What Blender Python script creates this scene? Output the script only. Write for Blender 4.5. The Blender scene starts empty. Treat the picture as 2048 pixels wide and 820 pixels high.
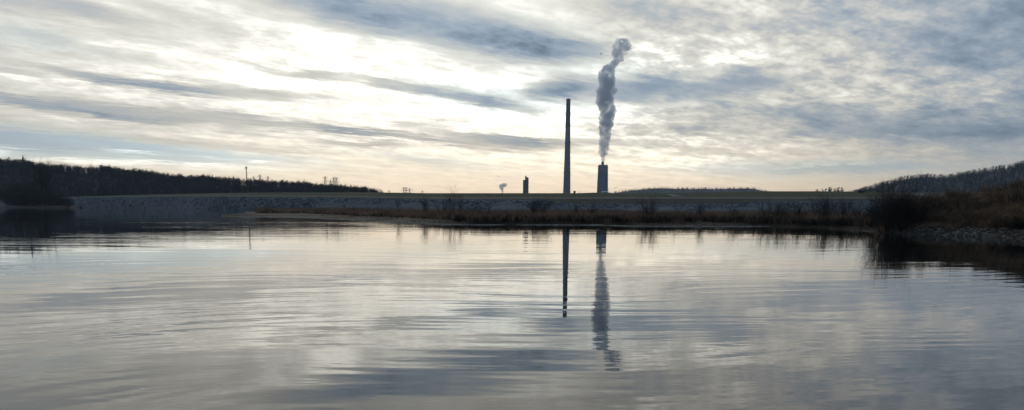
import bpy, math, random
import numpy as np
from mathutils import Vector, Matrix, noise as mnoise

random.seed(7)
RNG = np.random.default_rng(11)
scene = bpy.context.scene
COL = scene.collection
R = math.radians

# ------------------------------------------------------------------ camera
FOC, CX, CY = 1577.0, 1024.0, 687.5        # focal length and principal point of the photograph, in its pixels
PITCH = R(9.8)                             # looking slightly down, the frame is the upper part of the picture
ROLL = R(0.35)
CAM_H = 1.5
cam_d = bpy.data.cameras.new("camera")
cam = bpy.data.objects.new("camera", cam_d)
COL.objects.link(cam)
cam.location = (0, 0, CAM_H)
cam.matrix_world = (Matrix.Translation((0, 0, CAM_H)) @ Matrix.Rotation(math.pi / 2 - PITCH, 4, 'X') @ Matrix.Rotation(ROLL, 4, 'Z'))
cam_d.sensor_width = 36.0
cam_d.lens = FOC / 2048 * 36
cam_d.shift_y = (CY - 410) / 2048
cam_d.clip_start = 0.1
cam_d.clip_end = 30000
scene.camera = cam


def ray(px, py):
    xc, yc = (px - CX) / FOC, (CY - py) / FOC
    xc, yc = xc * math.cos(ROLL) - yc * math.sin(ROLL), xc * math.sin(ROLL) + yc * math.cos(ROLL)
    s, c = math.sin(PITCH), math.cos(PITCH)
    return Vector((xc, yc * s + c, yc * c - s))


def at(px, py, d):
    """world point at depth d (metres north of the camera) seen at a photo pixel"""
    r = ray(px, py)
    return Vector((r.x * d / r.y, d, CAM_H + r.z * d / r.y))


def onwater(px, py, z=0.0):
    r = ray(px, py)
    t = (z - CAM_H) / r.z
    return Vector((r.x * t, r.y * t, z))


def col_of(px, d):
    """world x at depth d of a photo column (taken at the horizon)"""
    return at(px, 415.1 + (px - 1024) * 0.0061, d).x


# ------------------------------------------------------------------ renderer
scene.render.engine = 'CYCLES'
cy = scene.cycles
cy.max_bounces = 8
cy.diffuse_bounces = 2
cy.glossy_bounces = 3
cy.transmission_bounces = 2
cy.volume_bounces = 5
cy.transparent_max_bounces = 8
cy.caustics_reflective = False
cy.caustics_refractive = False
cy.sample_clamp_indirect = 6.0
cy.use_denoising = True
try:
    cy.denoiser = 'OPENIMAGEDENOISE'
    cy.denoising_prefilter = 'ACCURATE'
except Exception:
    pass
vs = scene.view_settings
vs.view_transform = 'Standard'
vs.look = 'None'
vs.exposure = -0.585
vs.gamma = 1.0
vs.use_curve_mapping = False

# ------------------------------------------------------------------ node helper
class NT:
    def __init__(self, tree):
        self.t = tree

    def n(self, kind, **kw):
        nd = self.t.nodes.new(kind)
        for k, v in kw.items():
            setattr(nd, k, v)
        return nd

    def put(self, sock, v):
        if hasattr(v, 'is_output'):
            self.t.links.new(v, sock)
        elif v is not None:
            sock.default_value = v

    def m(self, op, a, b=None, c=None, clamp=False):
        nd = self.n('ShaderNodeMath', operation=op)
        nd.use_clamp = clamp
        self.put(nd.inputs[0], a)
        self.put(nd.inputs[1], b)
        self.put(nd.inputs[2], c)
        return nd.outputs[0]

    def vm(self, op, a, b=None, scale=None):
        nd = self.n('ShaderNodeVectorMath', operation=op)
        self.put(nd.inputs[0], a)
        self.put(nd.inputs[1], b)
        if scale is not None:
            self.put(nd.inputs['Scale'], scale)
        return nd.outputs[0]

    def xyz(self, x, y, z):
        nd = self.n('ShaderNodeCombineXYZ')
        for i, v in enumerate((x, y, z)):
            self.put(nd.inputs[i], v)
        return nd.outputs[0]

    def noise(self, vec, scale, detail=4.0, rough=0.5, lac=2.0, dist=0.0, dim='3D'):
        nd = self.n('ShaderNodeTexNoise', noise_dimensions=dim)
        self.put(nd.inputs['Vector'], vec)
        nd.inputs['Scale'].default_value = scale
        nd.inputs['Detail'].default_value = detail
        nd.inputs['Roughness'].default_value = rough
        nd.inputs['Lacunarity'].default_value = lac
        nd.inputs['Distortion'].default_value = dist
        return nd.outputs['Fac']

    def ramp(self, fac, stops, interp='LINEAR'):
        nd = self.n('ShaderNodeValToRGB')
        cr = nd.color_ramp
        cr.interpolation = interp
        while len(cr.elements) > 1:
            cr.elements.remove(cr.elements[-1])
        for i, (p, c) in enumerate(stops):
            e = cr.elements[0] if i == 0 else cr.elements.new(p)
            e.position = p
            if not hasattr(c, '__len__'):
                c = (c, c, c)
            e.color = (*c, 1)
        self.put(nd.inputs[0], fac)
        return nd.outputs[0]

    def mix(self, fac, a, b, blend='MIX'):
        nd = self.n('ShaderNodeMix', data_type='RGBA', blend_type=blend)
        nd.clamp_factor = True
        ins = [s for s in nd.inputs if s.enabled]
        self.put(ins[0], fac)
        for s, v in ((ins[1], a), (ins[2], b)):
            if not hasattr(v, 'is_output') and v is not None:
                v = (*v, 1) if len(v) == 3 else v
            self.put(s, v)
        return [o for o in nd.outputs if o.enabled][0]

    def smooth(self, x, lo, hi):
        nd = self.n('ShaderNodeMapRange', interpolation_type='SMOOTHSTEP')
        self.put(nd.inputs[0], x)
        nd.inputs[1].default_value = lo
        nd.inputs[2].default_value = hi
        return nd.outputs[0]


def lin(r, g, b):
    f = lambda c: ((c / 255 + 0.055) / 1.055) ** 2.4 if c > 10 else c / 255 / 12.92
    return (f(r), f(g), f(b))
# ------------------------------------------------------------------ sky
SUN_AZ, SUN_EL = R(-6.5), R(10.5)          # behind the cloud, a little west of the chimney
world = bpy.data.worlds.new("World")
scene.world = world
world.use_nodes = True
wt = world.node_tree
wt.nodes.clear()
W = NT(wt)


def azel(px, py):
    r = ray(px, py).normalized()
    return math.degrees(math.atan2(r.x, r.y)), math.degrees(math.asin(r.z))


sky = W.n('ShaderNodeTexSky', sky_type='NISHITA')
sky.sun_disc = False
sky.sun_elevation = SUN_EL
sky.sun_rotation = SUN_AZ
sky.air_density = 1.2
sky.dust_density = 2.0

dirv = W.vm('NORMALIZE', W.n('ShaderNodeTexCoord').outputs['Generated'])
sep = W.n('ShaderNodeSeparateXYZ')
W.put(sep.inputs[0], dirv)
dx, dy, dz = sep.outputs
dzp = W.m('MAXIMUM', dz, 0.0)
AZ = W.m('MULTIPLY', W.m('ARCTAN2', dx, dy), 180 / math.pi)
EL = W.m('MULTIPLY', W.m('ARCSINE', dzp), 180 / math.pi)

# the cloud deck is a flat layer: project the view direction on it
inv = W.m('DIVIDE', 1.0, W.m('ADD', dzp, 0.055))
PX, PY = W.m('MULTIPLY', dx, inv), W.m('MULTIPLY', dy, inv)
sd = R(52)                                   # the wind direction the streaks run along
PU = W.m('ADD', W.m('MULTIPLY', PX, math.sin(sd)), W.m('MULTIPLY', PY, math.cos(sd)))
PV = W.m('SUBTRACT', W.m('MULTIPLY', PX, math.cos(sd)), W.m('MULTIPLY', PY, math.sin(sd)))
P_st = W.xyz(W.m('MULTIPLY', PU, 0.30), PV, 0.0)
inv2 = W.m('DIVIDE', 1.0, W.m('ADD', dzp, 0.15))
P_iso = W.xyz(W.m('MULTIPLY', dx, inv2), W.m('MULTIPLY', W.m('ADD', dy, W.m('MULTIPLY', dx, -0.35)), inv2), 3.7)

# soft warp of the direction so that every bank of cloud has torn, fibrous edges
P_ang = W.xyz(W.m('MULTIPLY', AZ, 0.055), W.m('MULTIPLY', EL, 0.26), 1.3)
w1 = W.m('SUBTRACT', W.noise(P_ang, 1.6, 5, 0.62), 0.5)
w2 = W.m('SUBTRACT', W.noise(W.vm('ADD', P_ang, (17.3, 5.1, 9.2)), 2.0, 6, 0.62), 0.5)
w3 = W.m('SUBTRACT', W.noise(P_st, 6.0, 7, 0.74), 0.5)
AZW = W.m('ADD', AZ, W.m('MULTIPLY', w1, 6.5))
ELW = W.m('ADD', EL, W.m('ADD', W.m('MULTIPLY', w2, 1.3), W.m('MULTIPLY', w3, 1.6)))

DEG = 0.0354
# banks of the deck: (photo column, row, half length, half width, slope in degrees, tone)
BANKS = [
    # glow of the hidden sun
    (860, 165, 560, 110, 6, 0.12), (830, 235, 520, 70, 5, 0.10), (640, 80, 60, 12, 6, 0.10), (1150, 205, 160, 40, 0, .06),
    (120, 165, 90, 9, 2, 0.10), (1440, 105, 130, 38, 2, 0.07), (1620, 140, 170, 26, 3, 0.05), (1260, 118, 120, 16, 4, .12),
    # the big grey-blue bank over the sun
    (640, 12, 170, 30, 6, -0.22), (900, 55, 250, 44, 9, -0.36), (1060, 92, 150, 24, 7, -0.24), (1190, 100, 80, 14, 3, -0.16),
    # upper left veil
    (60, 8, 230, 24, 7, -0.16), (230, 36, 190, 13, 8, -0.09), (350, 30, 130, 15, 15, -0.11), (30, 70, 110, 14, 5, -0.06),
    (260, 112, 190, 11, 6, -0.09), (440, 110, 170, 9, 9, -0.09), (555, 143, 60, 7, 12, -0.16),
    # two long dark streaks
    (60, 147, 60, 5.3, 6, -0.15), (270, 165, 150, 8.8, 6, -0.24), (430, 182, 170, 10.6, 3, -0.24), (650, 192, 160, 7.9, 3, -0.16),
    (90, 212, 170, 7, 6, -0.23), (320, 232, 190, 10.6, 5, -0.27), (300, 242, 90, 5.3, 5, -0.12), (560, 246, 170, 7.9, 5, -0.27),
    (770, 268, 140, 7, 7, -0.34), (640, 238, 60, 3.5, 3, -0.11), (720, 287, 75, 5.3, 2, -0.29), (250, 250, 40, 3.5, 2, -0.10),
    # broken streaks below the sun
    (650, 153, 50, 7.9, 6, -0.27), (765, 163, 70, 8, 5, -0.20), (850, 176, 80, 10, 7, -0.22), (950, 188, 90, 16, 7, -0.30), (1010, 212, 70, 12.3, 15, -0.32),
    (820, 247, 60, 5.3, -4, -0.18), (930, 268, 120, 6.2, 4, -0.20), (1010, 286, 130, 11.4, 3, -0.37), (1150, 283, 120, 7.9, 0, -0.20),
    # banks beside the plume
    (1110, 178, 60, 19.4, -4, -0.44), (1210, 185, 100, 22.9, -2, -0.27), (1370, 182, 150, 30, -3, -0.24), (1510, 165, 90, 22.9, -8, -0.15),
    # altocumulus field to the north-west
    (1750, 100, 520, 160, 4, -0.07), (2030, 50, 240, 130, 10, -0.10), (1330, 20, 160, 26, 8, -0.10), (1560, 230, 260, 20, 1, -0.12),
    (1640, 262, 360, 13, 2, -0.10), (1400, 262, 130, 8, 2, -0.10), (1900, 268, 260, 26, 3, -0.13), (1330, 300, 120, 7, 5, -0.10),
    (1860, 175, 190, 30, 4, 0.07), (1560, 262, 120, 6, 1, 0.08), (1780, 280, 120, 8, 1, 0.06),
    # bright shreds and haze near the horizon
    (12, 300, 36, 3.2, 1, 0.24), (250, 304, 52, 2.6, 2.5, 0.26), (505, 324, 24, 2, 0, 0.20), (90, 320, 190, 3.2, 2.4, 0.16),
    (350, 331, 170, 4, 2.5, 0.12), (420, 316, 60, 1.6, 1, 0.10), (1420, 330, 120, 9, 5, 0.07), (1585, 330, 60, 2, 0, 0.12),
    (1690, 329, 45, 2, 0, 0.12), (1000, 350, 900, 60, 0, 0.06), (300, 270, 400, 60, 5, .03),
    # thinner, bluer gaps
    (110, 284, 330, 19, 3.5, -0.17), (480, 292, 200, 6, 4, -0.10), (860, 325, 100, 8, 6, -0.10), (1610, 336, 210, 12, 1, -0.12),
]
BLUE = [(90, 290, 420, 24, 3.2, 0.9), (1620, 336, 260, 16, 1, 0.55), (980, 195, 180, 30, 8, 0.45), (920, 60, 320, 50, 9, 0.5),
        (860, 322, 120, 10, 6, 0.35), (40, 72, 120, 18, 5, 0.4), (1230, 180, 240, 40, 0, 0.35), (330, 297, 300, 8, 4, 0.4)]


def bank_sum(banks, az, el):
    tot = 0.0
    for i, (px, py, a, b, sl, amp) in enumerate(banks):
        if i % 8 == 0:                        # z only orders the evaluation: scaled away below
            pos = W.xyz(az, el, tot)
        a0, e0 = azel(px, py)
        mp = W.n('ShaderNodeMapping', vector_type='TEXTURE')
        mp.inputs['Location'].default_value = (a0, e0, 0)
        mp.inputs['Rotation'].default_value = (0, 0, -R(sl))
        mp.inputs['Scale'].default_value = (max(a * DEG * math.cos(R(a0)) ** 1.2, 0.05), max(b * DEG, 0.05), 1e7)
        W.put(mp.inputs['Vector'], pos)
        dt = W.n('ShaderNodeVectorMath', operation='DOT_PRODUCT')
        W.put(dt.inputs[0], mp.outputs[0])
        W.put(dt.inputs[1], mp.outputs[0])
        tot = W.m('MULTIPLY_ADD', W.m('POWER', math.exp(-0.75), W.m('POWER', dt.outputs['Value'], 1.6)), amp, tot)
    return tot


F = bank_sum(BANKS, AZW, ELW)
BL = bank_sum(BLUE, AZW, ELW)

# overall veil: bright towards the sun, greyer and darker away from it
sunv = Vector((math.sin(SUN_AZ) * math.cos(SUN_EL), math.cos(SUN_AZ) * math.cos(SUN_EL), math.sin(SUN_EL)))
dot = W.n('ShaderNodeVectorMath', operation='DOT_PRODUCT')
W.put(dot.inputs[0], dirv)
dot.inputs[1].default_value = sunv
cosang = dot.outputs['Value']
veil = W.ramp(W.m('MULTIPLY_ADD', cosang, 0.5, 0.5),
              [(0.0, .47), (0.5, .53), (0.80, .63), (0.90, .79), (0.93, .86), (0.955, .925), (0.975, .965), (1.0, .985)])
rgb2 = W.n('ShaderNodeRGBToBW'); W.put(rgb2.inputs[0], veil); veil = rgb2.outputs[0]

# streaks and altocumulus texture on the deck
n_st = W.m('SUBTRACT', W.noise(P_st, 2.6, 8, 0.70, dist=0.3), 0.5)
n_pf = W.m('MULTIPLY', W.m('SUBTRACT', W.smooth(W.noise(P_iso, 11.5, 6, 0.62), .30, .72), 0.5), .55)
n_pf2 = W.m('SUBTRACT', W.noise(P_iso, 4.5, 3, 0.5), 0.5)
east = W.smooth(AZ, 2.0, 12.0)                       # altocumulus field lies to the right of the plume
far = W.smooth(EL, 1.5, 6.0)                         # the deck ends before the horizon
puff = W.m('MULTIPLY', W.m('MULTIPLY', W.m('ADD', n_pf, W.m('MULTIPLY', n_pf2, 1.0)), W.m('MULTIPLY_ADD', east, 0.27, 0.16)), far)
strk = W.m('MULTIPLY', n_st, W.m('MULTIPLY_ADD', far, 0.24, 0.10))
F = W.m('MULTIPLY', F, W.m('MULTIPLY_ADD', W.m('ADD', n_st, n_pf), 1.0, 0.90))
T = W.m('ADD', W.m('ADD', veil, F), W.m('ADD', puff, strk))

# tone -> colour of cloud (0.3 .. 1.2)
T01 = W.m('DIVIDE', W.m('SUBTRACT', T, 0.30), 0.90, clamp=True)
st = lambda t: (t - 0.30) / 0.90
cloud = W.ramp(T01, [(st(.32), lin(68, 84, 102)), (st(.45), lin(100, 117, 136)), (st(.55), lin(127, 146, 166)), (st(.65), lin(155, 170, 188)),
                     (st(.74), lin(183, 191, 200)), (st(.82), lin(208, 209, 209)), (st(.90), lin(231, 230, 224)),
                     (st(.98), lin(252, 251, 246)), (st(1.08), (1.35, 1.33, 1.26)), (st(1.2), (1.9, 1.86, 1.74))])
# thin places let the blue through; low down the light is reddened
cloud = W.mix(W.m('MULTIPLY', BL, 0.75, clamp=True), cloud, (0.80, 1.0, 1.12), 'MULTIPLY')
warm = W.ramp(W.m('DIVIDE', EL, 12.0, clamp=True),
              [(0.0, (1.04, .82, .60)), (0.12, (1.05, .86, .65)), (0.25, (1.04, .92, .74)), (0.4, (1.02, .96, .85)), (0.6, (1.01, .98, .91)), (1.0, (1.01, .995, .95))])
wf = W.m('SUBTRACT', 1.0, W.m('MULTIPLY', BL, 0.75), clamp=True)
cloud = W.mix(W.m('MULTIPLY', wf, W.smooth(cosang, 0.3, 0.95)), cloud, warm, 'MULTIPLY')
# cover: the clear sky shows faintly through the thin places
cover = W.m('SUBTRACT', 0.996, W.m('MULTIPLY', BL, 0.01), clamp=True)
col10 = W.vm('SCALE', cloud, scale=10.0)
final = W.mix(cover, sky.outputs[0], col10)
bg = W.n('ShaderNodeBackground')
W.put(bg.inputs[0], final)
bg.inputs[1].default_value = 0.15
wo = W.n('ShaderNodeOutputWorld')
wt.links.new(bg.outputs[0], wo.inputs[0])
world.cycles.sampling_method = 'NONE'      # a smooth sky: no importance map needed

# ------------------------------------------------------------------ sun, veiled by the cloud deck
sun_d = bpy.data.lights.new("sun", 'SUN')
sun_d.energy = 0.5
sun_d.angle = R(178)
sun_d.color = (1.0, 0.90, 0.78)
sun_o = bpy.data.objects.new("sun", sun_d)
COL.objects.link(sun_o)
sun_o.location = (-60, 300, 120)
sun_o.rotation_euler = sunv.to_track_quat('Z', 'Y').to_euler()
# ------------------------------------------------------------------ mesh and material helpers
def mesh_obj(name, verts, faces, mat=None, parent=None, smooth=False, mats=None, midx=None):
    me = bpy.data.meshes.new(name)
    if isinstance(faces, np.ndarray):
        verts = np.asarray(verts, np.float32)
        k = faces.shape[1]
        me.vertices.add(len(verts))
        me.vertices.foreach_set('co', verts.ravel())
        me.loops.add(faces.size)
        me.loops.foreach_set('vertex_index', faces.astype(np.int32).ravel())
        me.polygons.add(len(faces))
        me.polygons.foreach_set('loop_start', np.arange(0, faces.size, k, dtype=np.int32))
        me.update(calc_edges=True)
        me.validate()
    else:
        me.from_pydata([tuple(v) for v in verts], [], faces)
        me.update()
    if mats:
        for m_ in mats:
            me.materials.append(m_)
        me.polygons.foreach_set('material_index', np.asarray(midx, np.int32))
    elif mat:
        me.materials.append(mat)
    if smooth:
        me.polygons.foreach_set('use_smooth', np.ones(len(me.polygons), bool))
    o = bpy.data.objects.new(name, me)
    COL.objects.link(o)
    if parent:
        o.parent = parent
    return o


def tag(o, label=None, cat=None, group=None, kind=None):
    if label: o['label'] = label
    if cat: o['category'] = cat
    if group: o['group'] = group
    if kind: o['kind'] = kind
    return o


def empty(name, loc, label=None, cat=None, group=None, rz=0.0):
    o = bpy.data.objects.new(name, None)
    COL.objects.link(o)
    o.location = loc
    o.rotation_euler = (0, 0, rz)
    o.empty_display_size = 0.5
    return tag(o, label, cat, group)


def material(name, build, rough=0.9, spec=0.2):
    m_ = bpy.data.materials.new(name)
    m_.use_nodes = True
    t = m_.node_tree
    t.nodes.clear()
    N = NT(t)
    b = N.n('ShaderNodeBsdfPrincipled')
    b.inputs['Roughness'].default_value = rough
    b.inputs['Specular IOR Level'].default_value = spec
    o = N.n('ShaderNodeOutputMaterial')
    t.links.new(b.outputs[0], o.inputs[0])
    build(N, b)
    return m_


def geo_pos(N):
    return N.n('ShaderNodeNewGeometry').outputs['Position']


def mottled(name, c1, c2, scale, detail=5, rough=0.9, spec=0.15, bump=0.0, bscale=None, bdist=0.1, per_object=0.0, c3=None, scale3=None):
    def build(N, b):
        p = geo_pos(N)
        f = N.noise(p, scale, detail, 0.6)
        c = N.mix(N.smooth(f, 0.3, 0.7), c1, c2)
        if c3:
            c = N.mix(N.smooth(N.noise(p, scale3, 4, 0.6), 0.48, 0.66), c, c3)
        if per_object:
            rnd = N.n('ShaderNodeObjectInfo').outputs['Random']
            c = N.mix(1.0, c, N.ramp(rnd, [(0, 1 - per_object), (1, 1 + per_object)]), 'MULTIPLY')
        N.put(b.inputs['Base Color'], c)
        if bump:
            bn = N.n('ShaderNodeBump')
            bn.inputs['Strength'].default_value = bump
            bn.inputs['Distance'].default_value = bdist
            N.put(bn.inputs['Height'], N.noise(p, bscale or scale * 3, 6, 0.65))
            N.put(b.inputs['Normal'], bn.outputs[0])
    return material(name, build, rough, spec)


# ------------------------------------------------------------------ water
def water_build(N, b):
    b.inputs['Base Color'].default_value = (0.005, 0.008, 0.009, 1)
    b.inputs['IOR'].default_value = 1.333
    b.inputs['Specular IOR Level'].default_value = 0.5
    b.inputs['Roughness'].default_value = 0.015
    p = geo_pos(N)
    s = N.n('ShaderNodeSeparateXYZ')
    N.put(s.inputs[0], p)
    x, y, z = s.outputs
    # long crested ripples: crests run nearly across the view, bent by a slow warp
    wy = N.m('MULTIPLY', N.m('SUBTRACT', N.noise(p, 0.05, 2, 0.5), 0.5), 13.0)
    y1 = N.m('ADD', N.m('ADD', y, wy), N.m('MULTIPLY', x, -0.26))
    v1 = N.xyz(N.m('MULTIPLY', x, 0.16), y1, 0.0)
    v2 = N.xyz(N.m('MULTIPLY', x, 0.10), N.m('ADD', y, N.m('MULTIPLY', x, 0.10)), 4.0)
    v3 = N.xyz(N.m('MULTIPLY', x, 0.45), y, 9.0)
    a = N.noise(v1, 1.25, 2.0, 0.45)
    c = N.noise(v2, 0.42, 2.0, 0.5)
    d = N.noise(v3, 4.2, 2.0, 0.5)
    patch = N.smooth(N.noise(N.xyz(N.m('MULTIPLY', x, 0.35), y, 2.0), 0.09, 3, 0.55), 0.36, 0.62)
    hgt = N.m('ADD', N.m('MULTIPLY', N.m('MULTIPLY', a, N.m('MULTIPLY_ADD', patch, 0.75, 0.25)), 0.0100),
              N.m('ADD', N.m('MULTIPLY', c, 0.008), N.m('MULTIPLY', N.m('MULTIPLY', d, N.m('MULTIPLY_ADD', patch, .8, .2)), 0.0014)))
    bn = N.n('ShaderNodeBump')
    bn.inputs['Strength'].default_value = 1.0
    bn.inputs['Distance'].default_value = 1.0
    N.put(bn.inputs['Height'], hgt)
    N.put(b.inputs['Normal'], bn.outputs[0])


M_water = material('water', water_build)
wx, wy0, wy1 = 2600.0, -300.0, 620.0
water = mesh_obj('water', [(-wx, wy0, 0), (wx, wy0, 0), (wx, wy1, 0), (-wx, wy1, 0)], [(0, 1, 2, 3)], M_water)
tag(water, kind='structure')
# ------------------------------------------------------------------ land
def tab(*pairs):
    xs = [p[0] for p in pairs]; ys = [p[1] for p in pairs]
    return lambda px: float(np.interp(px, xs, ys))


def fbm(x, y, z=0.0, o=4):
    return mnoise.fractal(Vector((x, y, z)), 1.0, 2.0, o)


def loft(name, cols, mat, kind='structure', smooth=True):
    """cols: list of equally long lists of points"""
    n, k = len(cols), len(cols[0])
    v = [p for c in cols for p in c]
    f = [(i * k + j, (i + 1) * k + j, (i + 1) * k + j + 1, i * k + j + 1) for i in range(n - 1) for j in range(k - 1)]
    o = mesh_obj(name, v, f, mat, smooth=smooth)
    return tag(o, kind=kind)


M_riprap = mottled('riprap', (.062, .075, .093), (.096, .114, .137), 0.3, 5, bump=0.35, bscale=1.3, bdist=0.8)
M_grass = mottled('rough_grass', (.016, .023, .005), (.030, .039, .010), 0.05, 6, c3=(.036, .034, .012), scale3=0.02, bump=0.6, bscale=1.2, bdist=0.3)
M_grass_dark = mottled('dark_grass', (.011, .012, .007), (.019, .018, .011), 0.08, 5, bump=0.6, bscale=1.2, bdist=0.3)
M_gravel = mottled('gravel_track', (.085, .085, .085), (.13, .13, .125), 0.3, 4)
M_field = mottled('field', (.05, .052, .025), (.085, .08, .04), 0.01, 4)
M_floor = mottled('leaf_litter', (.011, .010, .009), (.021, .018, .015), 0.06, 4)
def mud_build(N, b):
    p = geo_pos(N)
    sx = N.n('ShaderNodeSeparateXYZ'); N.put(sx.inputs[0], p)
    silt = N.mix(N.smooth(N.noise(p, .12, 6, .6), .35, .65), (.062, .050, .037), (.15, .128, .096))     # pale silt of the tip
    peat = N.mix(N.smooth(N.noise(p, .25, 6, .6), .35, .65), (.018, .014, .010), (.048, .036, .025))     # dark peaty mud further on
    f = N.smooth(N.m('ADD', sx.outputs[0], N.m('MULTIPLY', N.m('SUBTRACT', N.noise(p, .15, 4, .6), .5), 14.0)), -9.0, -3.0)
    N.put(b.inputs['Base Color'], N.mix(f, silt, peat))
    bn = N.n('ShaderNodeBump'); bn.inputs['Strength'].default_value = .6; bn.inputs['Distance'].default_value = .12
    N.put(bn.inputs['Height'], N.noise(p, 2.5, 6, .65))
    N.put(b.inputs['Normal'], bn.outputs[0])


M_mud = material('mud', mud_build, .9, .12)
M_bank = mottled('bank_soil', (.030, .024, .018), (.060, .046, .034), 0.5, 5, bump=0.5, bscale=3, bdist=0.1)
M_stone = mottled('shore_stone', (.040, .036, .031), (.135, .122, .103), 2.2, 5, rough=0.8, spec=0.3, per_object=0.35, bump=0.4, bscale=9, bdist=0.05)
M_sand = mottled('sand', (.06, .048, .038), (.10, .08, .064), 0.2, 4)

D0 = tab((-600, 560), (0, 485), (150, 455), (300, 405), (500, 352), (800, 322), (1200, 300), (1800, 282), (2700, 270))
CREST = tab((-600, 404), (5, 400), (100, 395.5), (150, 393.4), (223, 391.4), (300, 389), (400, 387), (512, 385.2), (700, 384.6), (770, 385),
            (860, 386.3), (1165, 386.2), (1176, 385.2), (1212, 385.2), (1222, 386.8), (1372, 386), (1450, 383.8), (1530, 382.4), (1640, 382.5),
            (1790, 384), (1900, 385), (2700, 386))
RT = tab((-600, 405), (5, 401), (100, 396.6), (150, 394.6), (300, 393.8), (440, 393.2), (860, 399), (1090, 400), (1125, 404.5), (1155, 408),
         (1470, 408), (1505, 405), (1535, 402.4), (1780, 402), (2700, 402))
RF = tab((-600, 404.7), (5, 400.7), (100, 396.3), (150, 394.3), (300, 392.8), (440, 391.8), (700, 393.5), (860, 396.6), (1200, 397), (1800, 396.4), (2700, 396.4))
RB = tab((-600, 404.4), (5, 400.4), (100, 396), (150, 394), (300, 392.2), (440, 391.0), (700, 392.3), (860, 394.8), (1200, 395.0), (1800, 394.8), (2700, 394.8))

PXS = list(np.arange(-600, 2701, 15))
rip, verge, road, slope, ground = [], [], [], [], []
for px in PXS:
    d = D0(px)
    nz = fbm(px * .012, 0.3) * 3.0
    f0 = Vector((col_of(px, d - 6 + nz), d - 6 + nz, -0.7))
    f1 = Vector((col_of(px, d + nz), d + nz, 0.05))
    rt = at(px, RT(px), d + 15)
    rf = at(px, RF(px), d + 32)
    rb = at(px, RB(px), d + 38)
    c0 = at(px, CREST(px) + 0.5, d + 74)
    c1 = at(px, CREST(px), d + 92)
    bk = Vector((col_of(px, d + 150), d + 150, 0.9))
    rip.append([f0, f1, f1.lerp(rt, .35) + Vector((0, 0, .12)), f1.lerp(rt, .7) - Vector((0, 0, .05)), rt])
    verge.append([rt, rt.lerp(rf, .5), rf])
    road.append([rf, rb])
    slope.append([rb, rb.lerp(c0, .4) + Vector((0, 0, -.15)), c0, c1, c1.lerp(bk, .4), bk])
    ground.append([bk] + [Vector((col_of(px, q), q, zz)) for q, zz in ((760, 1.0), (1400, 1.2), (2600, 1.5), (4200, 2.0))])
revet = loft('rock_embankment', rip, M_riprap)
loft('embankment_verge', verge, M_grass_dark)
loft('track', road, M_gravel)
loft('grass_slope', slope, M_grass)
loft('ground', ground, M_field)


def ribbon(name, pts, w, mat, lift=0.05):
    """a path laid over the slope: pts = world points, w half width"""
    v, f = [], []
    for i, p in enumerate(pts):
        a = pts[max(i - 1, 0)]; b = pts[min(i + 1, len(pts) - 1)]
        t = (b - a); t.z = 0; t.normalize()
        n = Vector((-t.y, t.x, 0))
        v += [p + n * w + Vector((0, 0, lift)), p - n * w + Vector((0, 0, lift))]
        if i: f.append((2 * i - 2, 2 * i - 1, 2 * i + 1, 2 * i))
    return tag(mesh_obj(name, v, f, mat), kind='structure')


def on_slope(px, py):
    d = D0(px)
    rb, c0 = at(px, RB(px), d + 38), at(px, CREST(px) + .5, d + 74)
    t = (RB(px) - py) / max(RB(px) - CREST(px) - .5, .1)
    return rb.lerp(c0, t)


# pale tracks that climb the slope
for a, b, w in (((1338, 389.3), (1356, 394.6), 2.2), ((1824, 387.0), (1852, 394.4), 3.6)):
    pts = [on_slope(a[0] + (b[0] - a[0]) * t, a[1] + (b[1] - a[1]) * t) for t in np.linspace(0, 1, 12)]
    ribbon('path', pts, w, M_gravel, 0.25)

# ------------------------------------------------------------------ hills under the woods
SKY_L = tab((-600, 300), (-200, 310), (0, 319), (50, 320), (80, 325), (100, 329), (150, 332), (220, 335), (270, 337), (300, 342), (330, 347), (400, 352),
            (500, 359), (560, 363), (620, 367), (660, 369), (700, 373), (735, 377), (760, 383), (790, 388))
SKY_R = tab((1600, 398), (1660, 390), (1690, 384), (1720, 375), (1760, 364), (1800, 352), (1850, 347), (1890, 348), (1925, 342), (2000, 329), (2048, 317),
            (2200, 280), (2500, 250), (2700, 245))
SKY_C = tab((1190, 400), (1215, 385), (1260, 378), (1310, 373.5), (1370, 375), (1430, 375), (1500, 374), (1520, 377), (1540, 384), (1570, 395))


def hill_fn(skyl, d_front, d_ridge, d_back, tree_h, lo):
    def fn(px, d):
        zr = max(at(px, skyl(px), d_ridge).z - tree_h, lo)
        if d <= d_ridge:
            t = max(0.0, (d - d_front) / (d_ridge - d_front))
            t = t * t * (3 - 2 * t) * 0.5 + t * 0.5
        else:
            t = 1 - 0.5 * ((d - d_ridge) / (d_back - d_ridge)) ** 2
        return lo + (zr - lo) * t + fbm(px * .02, d * .01) * 1.2 * min(t, 1) * min(1.0, (zr - lo) / 6)
    return fn


H_L = hill_fn(SKY_L, 600, 740, 900, 6.5, 1.6)
H_R = hill_fn(SKY_R, 900, 1300, 1700, 6.5, 1.8)
H_C = hill_fn(SKY_C, 2350, 2600, 2900, 4.5, 2.2)


def hill(name, fn, p0, p1, step, d0, d1, nd):
    cols = []
    for px in np.arange(p0, p1 + 1, step):
        col = []
        for d in np.linspace(d0, d1, nd):
            z = fn(px, d)
            if d == d0: z -= 1.5
            col.append(Vector((col_of(px, d), d, z)))
        cols.append(col)
    return loft(name, cols, M_floor)


hill('hill', H_L, -600, 800, 20, 600, 900, 16)
hill('hill', H_R, 1600, 2700, 25, 900, 1700, 16)
hill('hill', H_C, 1190, 1570, 12, 2350, 2900, 10)

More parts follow.
